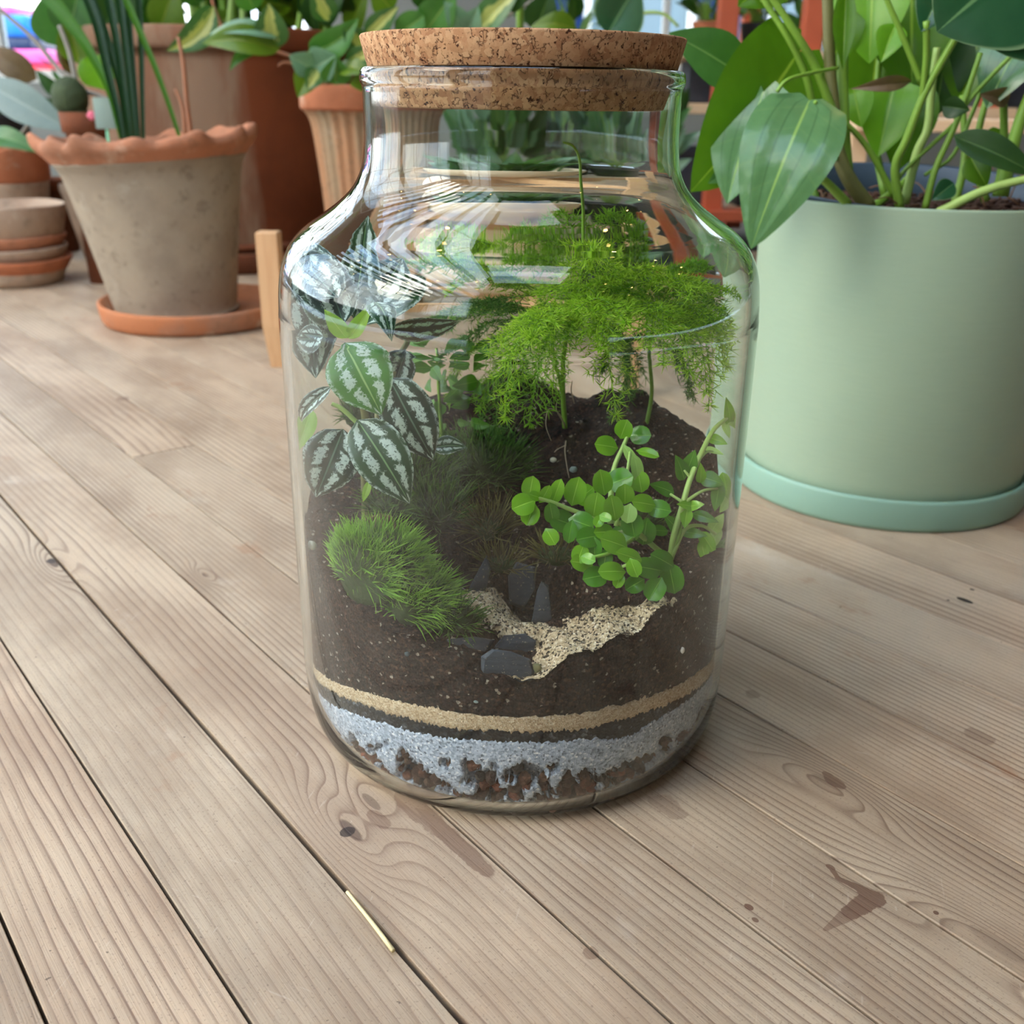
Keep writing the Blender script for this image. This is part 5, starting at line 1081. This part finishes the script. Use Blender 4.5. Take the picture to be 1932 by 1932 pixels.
# fluted pot with the variegated plant
FY = 1.15; FR_ = 118 * PXL(690, FY); FX = float(P(692, 190, FY)[0]); FZ = float(P(650, 159, FY - FR_)[2]); FZ2 = float(P(650, 208, FY - FR_)[2])
fp = thing('fluted_pot', 'slim fluted terracotta pot with a plain rounded rim behind the jar neck', 'pot', (FX, FY, 0))
V, F, uv = lathe([(0, .001), (.062, .001), (.064, .004), (FR_ * .70, .12), (FR_ * .80, FZ2 - .04), (FR_ * .86, FZ2 - .012), (FR_ * .95, FZ2)], 240, (FX, FY, 0), fn=lambda k, a, r, z: ((r * (1 + .022 * np.sin(a * 30))) * np.cos(a), (r * (1 + .022 * np.sin(a * 30))) * np.sin(a), z), sub=4); obj('fluted_body', V, F, M['tc_flute'], fp, uv=uv)
V, F, uv = lathe([(FR_ * .93, FZ2 - .002), (FR_ * .985, FZ2), (FR_, FZ2 + .006), (FR_ * .99, FZ - .012), (FR_ * .95, FZ - .003), (FR_ * .89, FZ), (FR_ * .84, FZ - .004), (FR_ * .8, FZ - .02), (0, FZ - .02)], 120, (FX, FY, 0), sub=3); obj('rim', V, F, M['terracotta'], fp, uv=uv, label='plain rounded orange rim')
hy = thing('variegated_wax_plant', 'trailing wax plant with cream splashed green leaves in the fluted pot', 'plant', (FX, FY, FZ - .02))
def hl(*a, **k): lf(hy, *a, **k)
hq = FY - .1
st(hy, [(640, 165, FY), (600, 128, hq), (560, 110, hq), (500, 92, hq), (440, 80, hq), (410, 30, hq), (395, -20, hq)], .0030, .0020, 'cane', 'vine'); st(hy, [(600, 128, hq), (540, 118, hq), (525, 125, hq)], .0022, .0014, 'cane', 'vine')
st(hy, [(620, 165, FY), (588, 130, hq), (585, 95, hq)], .0024, .002, 'stem_green', 'vine'); st(hy, [(700, 165, FY), (800, 70, hq), (920, 45, hq), (1000, 5, hq), (1080, -40, hq)], .0032, .0024, 'twig', 'vine')
for (b, t, w, m, k) in [((404, 12), (314, 96), 50, 'hoya', dict(side=-.12, fold=.35)), ((528, 92), (382, 82), 52, 'hoya_olive', dict(arch=.25, fold=.4, tilt=(0, 0, .4))), ((530, 70), (395, 66), 34, 'hoya_grey', dict(arch=.2, tilt=(0, 0, .8))), ((495, 90), (433, 134), 22, 'hoya_green', dict(side=.15, fold=.5)),
                        ((514, 92), (507, 6), 60, 'hoya', {}), ((583, 96), (676, 34), 50, 'hoya_green', dict(fold=.4, side=.1)), ((592, 128), (634, 104), 60, 'hoya_grey', dict(arch=.1)), ((592, 132), (545, 104), 44, 'hoya_grey', {}),
                        ((634, 160), (634, 106), 54, 'hoya_green', dict(fold=.4)), ((586, 128), (562, 184), 44, 'hoya_olive', dict(fold=.4)), ((600, 130), (580, 170), 36, 'hoya', {}), ((690, 95), (644, 44), 42, 'hoya', dict(fold=.4)), ((655, 125), (712, 84), 40, 'hoya', dict(arch=.15)),
                        ((640, 128), (700, 138), 40, 'hoya_olive', dict(arch=.2, tilt=(0, 0, .5))), ((690, 70), (752, 12), 40, 'hoya', dict(arch=.1)), ((745, 68), (800, 30), 46, 'hoya_green', dict(shape='round')), ((800, 64), (860, -20), 66, 'hoya_green', {}),
                        ((882, 62), (838, 2), 40, 'hoya_grey', dict(fold=.2)), ((880, 66), (902, 12), 40, 'hoya_grey', dict(fold=.3)), ((896, 60), (985, -24), 52, 'hoya', dict(fold=.4, tilt=(0, 0, .4))), ((1090, 62), (1000, 52), 44, 'hoya_olive', dict(arch=.3, tilt=(0, 0, .5))),
                        ((1010, 60), (1040, -20), 60, 'leaf_far', {}), ((740, 20), (700, -30), 50, 'hoya_olive', {}), ((620, 40), (592, -30), 46, 'hoya', {}), ((480, 20), (450, -50), 50, 'hoya_green', {}), ((820, 10), (780, -60), 60, 'leaf_far', {}), ((940, 10), (1000, -50), 60, 'leaf_far', {}),
                        ((700, 150), (660, 160), 36, 'hoya_olive', {}), ((720, 130), (760, 90), 40, 'hoya', {}), ((760, 140), (800, 110), 40, 'hoya_green', {})]:
    hl((*b, hq - .03), (*t, hq - .05), w, m, **k)
st(hy, [(981, 60, hq), (981, 20, hq), (984, -30, hq)], .0052, .0048, 'stem_green', 'stalk')
for (b, t, w) in [((1145, 66, .95), (1205, -34, .93), 92)]: hl(b, t, w, 'pothos_dark', fold=.3, arch=.05)
st(hy, [(1180, 60, 1.1), (1205, 28, 1.1), (1250, 26, 1.1), (1280, 50, 1.1)], .003, .002, 'stem_pale', 'stalk')

# plant stand with pale clay bowl behind the jar
SC = np.array([-.02, .80]); sv = np.array([-.2616, .6551]) - SC
sd_ = thing('plant_stand', 'light oak plant stand with tapered posts half hidden behind the jar', 'plant stand', (SC[0], SC[1], 0))
ZT = float(P(527, 437, .6551)[2]); ang0 = math.atan2(sv[1], sv[0])
for k in range(4):
    a = ang0 + k * math.pi / 2; c = SC + np.linalg.norm(sv) * np.array((math.cos(a), math.sin(a))); hw0, hw1 = .0065, .0112
    V = []; 
    for z, h in ((0, hw0), (ZT * .32, hw1), (ZT - .001, hw1), (ZT, hw1 - .001)): V += [(c[0] + x * h, c[1] + y * h, z) for x, y in ((-1, -1), (1, -1), (1, 1), (-1, 1))]
    F = [[3, 2, 1, 0], [12, 13, 14, 15]] + [[r * 4 + i, r * 4 + (i + 1) % 4, (r + 1) * 4 + (i + 1) % 4, (r + 1) * 4 + i] for r in range(3) for i in range(4)]
    obj('post', V, F, M['oak'], sd_, smooth=False)
for k in range(2):
    V, F = box((0, 0, 0), (2 * np.linalg.norm(sv) - .012, .016, .022), .001); obj('crossbar', V @ rotz(ang0 + k * math.pi / 2).T + np.array((*SC, .062 if k == 0 else .0842)), F, M['oak'], sd_, smooth=False)
bowl = thing('clay_bowl', 'pale sand coloured clay planter resting on the oak stand behind the jar', 'planter', (*SC, .0955))
V, F, uv = lathe([(0, .0955), (.06, .0955), (.075, .100), (.098, .125), (.108, .155), (.108, .160), (.104, .1605), (.101, .157), (.094, .140), (0, .138)], 110, (*SC, 0), sub=3); obj('bowl_body', V, F, M['beige'], bowl, uv=uv)
gp2 = thing('bowl_plant', 'low grey green leafy plant in the pale clay planter behind the jar', 'plant', (*SC, .14))
g = np.random.default_rng(9)
for i in range(46):
    a = g.uniform(0, 6.28); r = g.uniform(.01, .075); b = np.array((SC[0] + r * math.cos(a), SC[1] + r * math.sin(a), .139)); t = b + np.array((math.cos(a) * g.uniform(.02, .08), math.sin(a) * g.uniform(.02, .08), g.uniform(.02, .095)))
    V, F, uv = leaf_mesh(b, t, g.uniform(.022, .04), face=np.array((0, -.3, 1)) + g.normal(size=3) * .3, arch=.2); obj('leaf', V, F, M[('leaf_mid', 'hoya_grey', 'leaf_far')[i % 3]], gp2, uv=uv)

# stack of saucers, far left
q = PZ(0, 550, 0); SX, SY = float(q[0]) - .012, float(q[1]) + .086
def small_saucer(z, r, h, m, nm, label, dx=0., grp='stacked terracotta saucers'):
    c = (SX + dx, SY, z); V, F, uv = lathe([(0, 0), (r * .86, 0), (r * .9, .002), (r, h - .003), (r * .995, h), (r * .95, h), (r * .90, h * .45), (0, h * .35)], 80, c, fn=lambda k, a, rr, zz: (rr * (1 + .008 * np.sin(a * 5 + z * 90)) * np.cos(a), rr * (1 + .008 * np.sin(a * 5 + z * 90)) * np.sin(a), zz + .0008 * np.sin(a * 3 + z * 60)))
    tag(obj(nm, V, F, M[m], None, uv=uv), label, 'saucer', grp)
sr_ = 100 * PXL(0, SY)
for z, r, h, m, lb, dx in ((.0005, sr_ * .93, .022, 'tc_grey', 'grey terracotta saucer at the bottom of the small stack', -.004), (.0195, sr_ * 1.02, .020, 'terracotta', 'orange terracotta saucer second from the bottom of the stack', 0.), (.0365, sr_ * .97, .020, 'tc_grey', 'dusty middle saucer of the small terracotta stack', .0),
                           (.0535, sr_ * .96, .020, 'tc_rim', 'reddish terracotta saucer just under the top of the stack', .0), (.0705, sr_ * 1.02, .047, 'tc_grey', 'deep pale terracotta dish on top of the small stack', .0)):
    small_saucer(z, r, h, m, 'small_saucer', lb, dx)

def simple_pot(name, cx, cy, prof, m, label, fn=None, n=72):
    V, F, uv = lathe(prof, n, (cx, cy, 0), fn=fn); return tag(obj(name, V, F, M[m], None, uv=uv), label, 'pot')
y_ = 1.40; x_ = float(P(12, 340, y_)[0]); r_ = 76 * PXL(10, y_); zt = float(P(10, 287, y_ - r_)[2])
fl = thing('scalloped_pot', 'dark terracotta pot with a scalloped orange rim at the far left edge', 'pot', (x_, y_, 0))
V, F, uv = lathe([(0, .001), (r_ * .72, .001), (r_ * .93, zt - .06), (r_ * .95, zt - .05)], 80, (x_, y_, 0)); obj('pot_body', V, F, M['tc_grey'], fl, uv=uv)
V, F, uv = lathe([(r_ * .94, zt - .052), (r_, zt - .045), (r_ * 1.02, zt - .004), (r_ * .99, zt), (r_ * .92, zt - .004), (r_ * .88, zt - .04), (0, zt - .04)], 120, (x_, y_, 0), fn=lambda k, a, r, z: (r * np.cos(a), r * np.sin(a), z + np.where(z > zt - .02, .006 * np.abs(np.sin(a * 5)), 0))); obj('scalloped_rim', V, F, M['terracotta'], fl, uv=uv, label='scalloped orange rim')
rl = thing('grey_leaf_plant', 'plant with broad grey blue leaves leaning over the scalloped pot', 'plant', (x_, y_, zt - .04))
lf(rl, (142, 250, y_ - .1), (-40, 150, y_ - .02), 66, 'leaf_grey', shape='lance', arch=.12); lf(rl, (-30, 262, y_ - .1), (86, 292, y_ - .13), 44, 'leaf_mid', arch=.2, tilt=(0, 0, .5)); lf(rl, (70, 150, y_), (-30, 90, y_), 48, 'dry_leaf', arch=.2)
st(rl, [(10, 320, y_), (30, 270, y_ - .05), (60, 225, y_ - .08)], .004, .003, 'twig')
y2 = 1.62 - .08; 
x2 = float(P(106, 400, 1.5)[0]); z2 = float(P(106, 340, 1.46)[2])
simple_pot('small_dark_pot', x2, 1.5, [(0, .0), (.032, .0), (.036, z2 - .022), (.042, z2 - .02), (.043, z2), (.038, z2), (.034, z2 - .02), (0, z2 - .02)], 'tc_dark', 'small dark terracotta pot with a thick lip behind the stacked saucers')
x3 = float(P(166, 400, 1.42)[0]); z3 = float(P(166, 350, 1.38)[2])
simple_pot('small_ribbed_pot', x3, 1.42, [(0, .0), (.016, .0), (.026, z3 * .4), (.037, z3 - .02), (.040, z3 - .012), (.040, z3), (.036, z3), (.032, z3 - .02), (0, z3 - .02)], 'tc_grey', 'small pale ribbed terracotta pot half hidden by the frilled pot', fn=lambda k, a, r, z: (r * (1 + .05 * np.sin(a * 16)) * np.cos(a), r * (1 + .05 * np.sin(a * 16)) * np.sin(a), z), n=128)
x4 = float(P(160, 230, 1.22)[0]); z4 = float(P(160, 214, 1.19)[2])
x4, y4 = float(P(158, 225, 1.17)[0]), 1.17; z4 = float(P(158, 212, 1.14)[2])
simple_pot('cactus_pot', x4, y4, [(0, 0), (.024, 0), (.028, z4 - .03), (.033, z4 - .028), (.034, z4), (.030, z4), (.028, z4 - .012), (0, z4 - .012)], 'tc_dark', 'tall narrow dark terracotta pot holding the small cactus at left')
cz = thing('small_cactus', 'small round dark green cactus in a narrow terracotta pot at left', 'cactus', (x4, y4, z4 - .01))
cc = P(132, 184, y4); V = ICO3[0] * np.array((.026, .024, .029)); aa = np.arctan2(V[:, 1], V[:, 0]); V[:, :2] *= (1 + .06 * np.sin(aa * 14))[:, None]; obj('cactus_body', V + cc, ICO3[1], M['cactus'], cz)
V, F, uv = tube([(x4, y4, z4 - .012), cc + np.array((.008, 0, -.03)), cc], .016, .018, 10, 4); obj('cactus_stem', V, F, M['cactus'], cz)
tw = thing('bare_twigs', 'bare grey twigs branching above the small cactus at left', 'twig', P(150, 200, y4 + .02))
for pts in ([(150, 215, y4 + .02), (140, 155, y4 + .02), (110, 130, y4 + .02), (62, 72, y4 + .02), (-10, 10, y4 + .02)], [(145, 165, y4 + .02), (142, 148, y4 + .02), (130, 95, y4 + .02), (112, 48, y4 + .02)], [(148, 170, y4 + .02), (180, 178, y4 + .02), (208, 190, y4 + .02)]): st(tw, pts, .0042, .003, 'twig', 'branch')
lf(tw, (198, 170, y4 + .03), (170, 104, y4 + .03), 64, 'pothos_bright', shape='round'); lf(tw, (120, 90, y4 + .1), (96, -20, y4 + .1), 90, 'leaf_mid', arch=.1); lf(tw, (150, 120, y4 + .1), (128, 30, y4 + .1), 60, 'hoya_olive', arch=.1)
y5 = 1.56; x5 = float(P(6, 230, y5)[0]); z5 = float(P(6, 216, y5 - .05)[2]); r5 = 62 * PXL(10, y5)
simple_pot('black_pot', x5 - .02, y5, [(0, 0), (r5 * .7, 0), (r5, z5 - .01), (r5 * 1.03, z5), (r5 * .95, z5), (r5 * .9, z5 - .02), (0, z5 - .02)], 'black', 'tall black plastic pot under a mound of moss at the far left')
V = ICO3[0] * np.array((r5 * .98, r5 * .98, .024)); V = V * (1 + .12 * np.array([mnoise.noise(Vector(v) * 40) for v in V]))[:, None]; tag(obj('moss_mound', V + np.array((x5 - .02, y5, z5 - .006)), ICO3[1], M['moss_base'], None), 'rounded mound of green moss in the tall black pot', 'moss', kind='stuff')

# ================================================================== rack and clutter at the right back
RY = 1.86
def xz(px, py, Y): p = P(px, py, Y); return float(p[0]), float(p[2])
rk = thing('orange_shelf_rack', 'orange painted wooden plant rack with pale shelves behind the green planter', 'shelf', (xz(1450, 400, RY)[0], RY + .1, 0))
pw = 34 * PXL(1380, RY)
for px, yy in ((1350, RY), (1503, RY), (1850, RY), (1392, RY + .34), (1850, RY + .34)):
    x, _ = xz(px, 300, yy); V, F = box((x, yy, .6), (pw, pw, 1.24), .003); obj('post', V, F, M['orange_wood'], rk, smooth=False)
xa, xb = xz(1255, 300, RY)[0], xz(1880, 300, RY)[0]
for py, m, th in ((206, 'pale_wood', .020), (105, 'pale_wood', .016), (404, 'orange_wood', .022)):
    z = xz(1400, py, RY)[1]
    for k in range(4): V, F = box(((xa + xb) / 2, RY - .01 + k * .098, z), (xb - xa, .09, th), .002); obj('slat', V, F, M[m if k == 0 or m != 'orange_wood' else 'pale_wood'], rk, smooth=False)
zs_ = xz(1400, 206, RY)[1] + .0105; zu = xz(1400, 105, RY)[1] + .0085; zl = xz(1400, 404, RY)[1] + .0115
def crate(name, px, w, h, z, Y, m, label, cat='crate'):
    x = xz(px, 200, Y)[0]; c = thing(name, label, cat, (x, Y, z))
    for (cx, cy, sx, sy) in ((0, -.06, w, .006), (0, .06, w, .006), (-w / 2 + .003, 0, .006, .114), (w / 2 - .003, 0, .006, .114)):
        V, F = box((x + cx, Y + cy, z + h / 2), (sx, sy, h), .0015); obj('side_panel', V, F, M[m], c, smooth=False)
    V, F = box((x, Y, z + .003), (w - .012, .114, .006)); obj('base', V, F, M[m], c, smooth=False)
    V, F, uv = lathe([(0, 0), (.001, 0)], 3); V, F = box((x, Y - .065, z + h - .008), (w + .008, .008, .012), .002); obj('rim', V, F, M[m], c, smooth=False)
crate('plant_crate', 1318, .07, .085, zs_, RY + .12, 'slate_grey', 'dark grey plastic crate on the middle shelf of the orange rack'); crate('plant_crate', 1380, .05, .06, zs_, RY + .13, 'black', 'small black crate beside the grey crate on the orange rack')
crate('plant_crate', 1430, .08, .10, zl, RY + .12, 'black', 'black crate on the bottom shelf of the orange rack'); crate('plant_crate', 1305, .08, .12, zl, RY + .14, 'slate_grey', 'dark crate at the left end of the bottom rack shelf')
crate('plant_crate', 1900, .09, .07, zs_, RY + .12, 'slate_grey', 'dark blue grey crate at the right end of the middle shelf')
def bush(name, c, R_, n, sz, mats, label, seed, potm=None):
    g = np.random.default_rng(seed); t = thing(name, label, 'plant', c); c = np.array(c)
    if potm:
        V, F, uv = lathe([(0, 0), (.028, 0), (.036, .05), (.038, .06), (.034, .06), (.03, .045), (0, .045)], 40, tuple(c)); tag(obj('small_pot', V, F, M[potm], None, uv=uv), 'small plain pot holding the ' + name.replace('_', ' '), 'pot')
    for i in range(n):
        a = g.uniform(0, 6.28); b = c + np.array((0, 0, .05)) + g.normal(size=3) * .008; tpt = c + np.array((math.cos(a) * R_ * g.uniform(.4, 1), math.sin(a) * R_ * g.uniform(.4, 1), .05 + R_ * g.uniform(.2, 1.6)))
        md = (b + tpt) / 2 + np.array((0, 0, .02)); d = nrm(tpt - b)
        V, F, uv = tube([b, md, tpt], .0014, .001, 4, 3); obj('stem', V, F, M['stem_green'], t, uv=uv)
        V, F, uv = leaf_mesh(tpt - d * sz * .2, tpt + d * sz, sz * g.uniform(.4, .7), face=g.normal(size=3) * .5 + np.array((0, -.6, .6)), nu=3, nv=7); obj('leaf', V, F, M[mats[i % len(mats)]], t, uv=uv)
for nm, px, Y, z, R_, n, sz, ms, lb, pm in (('bushy_shelf_plant', 1425, RY + .12, zu, .075, 34, .045, ('leaf_far', 'leaf_mid'), 'dark bushy plant on the upper shelf of the orange rack', 'black'), ('trailing_shelf_plant', 1335, RY + .10, zu, .07, 30, .045, ('hoya_olive', 'leaf_far'), 'olive leaved plant at the left of the upper rack shelf', 'terracotta'),
                                        ('leafy_shelf_plant', 1640, RY + .12, zu, .08, 34, .05, ('leaf_far', 'pothos_olive'), 'leafy green plant on the upper shelf behind the pothos', 'white'), ('broad_shelf_plant', 1800, RY + .12, zu, .08, 34, .05, ('leaf_far', 'leaf_mid'), 'broad leaved plant at the right of the upper rack shelf', 'black'),
                                        ('lower_shelf_plant', 1560, RY + .12, zs_, .09, 26, .05, ('leaf_far', 'leaf_mid'), 'small leafy plant on the middle shelf behind the pothos', 'grey_light'), ('window_plant', 1080, 1.9, .30, .12, 26, .06, ('leaf_mid', 'leaf_far'), 'blurred green plant on a plinth behind the jar neck', None)):
    bush(nm, (xz(px, 100, Y)[0], Y, z), R_, n, sz, ms, lb, px, pm)
bush('corner_plant', (xz(178, 100, 2.3)[0], 2.3, .12), .11, 40, .08, ('leaf_far', 'leaf_mid', 'dry_leaf'), 'blurred bushy plant far behind the bare twigs at left', 71, None)
for nm, px, Y, lb in (('tall_leafy_plant', 930, 1.42, 'blurred grey green leafy plant just left of the jar neck centre'), ('wide_leafy_plant', 1070, 1.50, 'blurred wide leafy plant behind the middle of the jar neck'), ('round_leafy_plant', 1200, 1.40, 'blurred leafy plant behind the right of the jar neck')):
    x_b = xz(px, 300, Y)[0]; V, F, uv = lathe([(0, 0), (.05, 0), (.062, .10), (.068, .105), (.068, .13), (.062, .13), (.058, .11), (0, .11)], 48, (x_b, Y, 0)); tag(obj('nursery_pot', V, F, M['black'], None, uv=uv), 'black nursery pot under the ' + lb.split('blurred ')[1], 'pot')
    bush(nm, (x_b, Y, .085), .085, 44, .06, ('leaf_mid', 'hoya_grey', 'leaf_far'), lb, px, None)
x6 = xz(1080, 100, 1.9)[0]; V, F = box((x6, 1.9, .15), (.12, .12, .30), .004); tag(obj('plinth', V, F, M['dark_wall'], None, smooth=False), 'grey plinth carrying a plant behind the jar neck', 'plinth')
# pale bench with tubs just behind the planter
BY2 = 1.02; bx0, bx1 = xz(1585, 300, BY2)[0], xz(2050, 300, BY2)[0]; bz = xz(1750, 236, BY2)[1]
bn = thing('pale_bench', 'pale wooden bench edge seen between the pothos stems', 'bench', ((bx0 + bx1) / 2, BY2, 0))
for k in range(2): V, F = box(((bx0 + bx1) / 2, BY2 + k * .10, bz), (bx1 - bx0, .094, .016), .002); obj('top_board', V, F, M['pale_wood'], bn, smooth=False)
for x in (bx0 + .02, bx1 - .02):
    for dy in (0, .1): V, F = box((x, BY2 + dy, (bz - .008) / 2), (.024, .024, bz - .008), .002); obj('leg', V, F, M['pale_wood'], bn, smooth=False)
for i, (px, m, lb) in enumerate(((1625, 'grey_light', 'pale blue grey tub under the left end of the pale bench'), (1720, 'grey_light', 'light grey tub under the middle of the pale bench'), (1815, 'white', 'whitish tub under the right half of the pale bench'), (1905, 'grey_light', 'pale grey tub under the right end of the pale bench'))):
    x = xz(px, 300, BY2 + .05)[0]; V, F, uv = lathe([(0, 0), (.032, 0), (.038, .145), (.041, .15), (.041, .158), (.037, .158), (.033, .02), (0, .02)], 48, (x, BY2 + .05, 0)); tag(obj('plastic_tub', V, F, M[m], None, uv=uv), lb, 'tub')
# plain building across the yard, seen through the right back window
nb = thing('neighbour_building', 'plain blue grey building across the yard, blurred in the back window', 'building', (2.6, 7.5, -.25))
V, F = box((2.6, 7.9, 1.3), (7.0, .8, 3.1), .02); obj('wall', V, F, plain('blue_grey_render', lin(112, 132, 142), .9, var=.1, scale=2), nb, smooth=False)
for i in range(5):
    V, F = box((.2 + i * 1.3, 7.49, .95), (.62, .06, .9), .01); f_ = obj('window', V, F, M['white'], nb, smooth=False)
    V, F = box((.2 + i * 1.3, 7.45, .95), (.50, .02, .78)); obj('pane', V, F, M['van_glass'], f_, smooth=False)
V, F = box((2.6, 7.86, 2.9), (7.2, 1.0, .10), .02); obj('roof', V, F, M['slate_grey'], nb, smooth=False)
# van outside the left window
VY = 6.2
vz = lambda y: float(P(50, y, VY)[2]); vx0, vx1 = float(P(-560, 90, VY)[0]), float(P(100, 100, VY)[0])
van = thing('parked_van', 'blue and red van parked outside, blurred in the window at far left', 'van', ((vx0 + vx1) / 2, VY + .4, -.25))
def vbox(nm, y0, y1, m, dx=0., dy=0., by=.03, lb=None):
    z0, z1 = vz(y1), vz(y0); V, F = box(((vx0 + vx1) / 2 - dx / 2, VY + .4 + dy / 2, (z0 + z1) / 2), (vx1 - vx0 - dx, .8 - dy, z1 - z0), by); obj(nm, V, F, M[m], van, label=lb)
vbox('roof_rack', 8, 26, 'van_pink', .25, .1, .02, 'pink roof load'); vbox('upper_body', 27, 70, 'van_blue', .12); vbox('window_band', 70, 93, 'van_glass', .14, .02, .01); vbox('waist_panel', 93, 120, 'van_pink', .02, 0, .02, 'pink waist panel'); vbox('lower_body', 120, 168, 'van_red')
for x in (vx0 + .35, vx1 - .3):
    V, F, uv = lathe([(0, -.06), (.14, -.06), (.16, -.03), (.16, .03), (.14, .06), (0, .06)], 40); V = np.array(V) @ rotx(math.pi / 2).T; obj('wheel', V + np.array((x, VY + .04, -.09)), F, M['rubber'], van)
# string of warm bulbs under the roof
sl = thing('string_lights', 'string of small warm bulbs hanging under the roof', 'lights', (-.3, -.2, 2.0))
bm_, bnt, bbs, _ = mat('warm_bulb'); bbs.inputs['Emission Color'].default_value = (1, .55, .18, 1); bbs.inputs['Emission Strength'].default_value = 60; bm_.cycles.emission_sampling = 'NONE'
for row, yy in enumerate((-1.1, .5)):
    st_pts = [np.array((x, yy + .05 * math.sin(x * 3), 1.95 - .10 * math.sin((x + 2.4) * 2.6) ** 2)) for x in np.linspace(-2.4, 1.9, 15)]
    V, F, uv = tube(st_pts, .004, .004, 5, 3); obj('cord', V, F, M['black'], sl)
    for p in st_pts[::2]: obj('bulb', ICO2[0] * .022 + p + np.array((0, 0, -.03)), ICO2[1], bm_, sl)
# added unseen blocker behind the camera: darkens the jar's reflections, shades the right floor
cb = thing('added_shade_cupboard', 'unseen dark cupboard added behind the camera to darken the jar reflections and shade the floor', 'cupboard', (.11, -.76, 0))
V, F = box((.11, -.77, .66), (.66, .40, 1.28), .006); obj('carcass', V, F, M['beam'], cb, smooth=False)
for i, x in enumerate((-.05, .27)):
    V, F = box((x, -.562, .66), (.31, .02, 1.20), .005); d_ = obj('door', V, F, M['beam'], cb, smooth=False)
    V, F = box((x, -.550, .66), (.20, .008, 1.06), .003); obj('door_panel', V, F, M['beam'], d_, smooth=False)
    V, F, uv = lathe([(0, 0), (.008, 0), (.006, .012), (.013, .018), (.012, .026), (0, .028)], 24); obj('knob', np.array(V) @ rotx(-math.pi / 2).T + np.array((x + (.12 if i == 0 else -.12), -.552, .62)), F, M['oak'], d_)
V, F = box((.11, -.77, .01), (.62, .36, .02), .003); obj('plinth_board', V, F, M['black'], cb, smooth=False)

# straw lying in the widest seam
a0, a1 = PZ(655, 1686, .001), PZ(742, 1797, .001); V, F, uv = tube([a0 + np.array((0, 0, .0008)), (a0 + a1) / 2 + np.array((.0003, 0, .0008)), a1 + np.array((0, 0, .0008))], .0007, .0009, 6, 3)
tag(obj('straw', V, F, M['straw'], None), 'pale dry straw lying along the widest gap between the boards', 'straw')
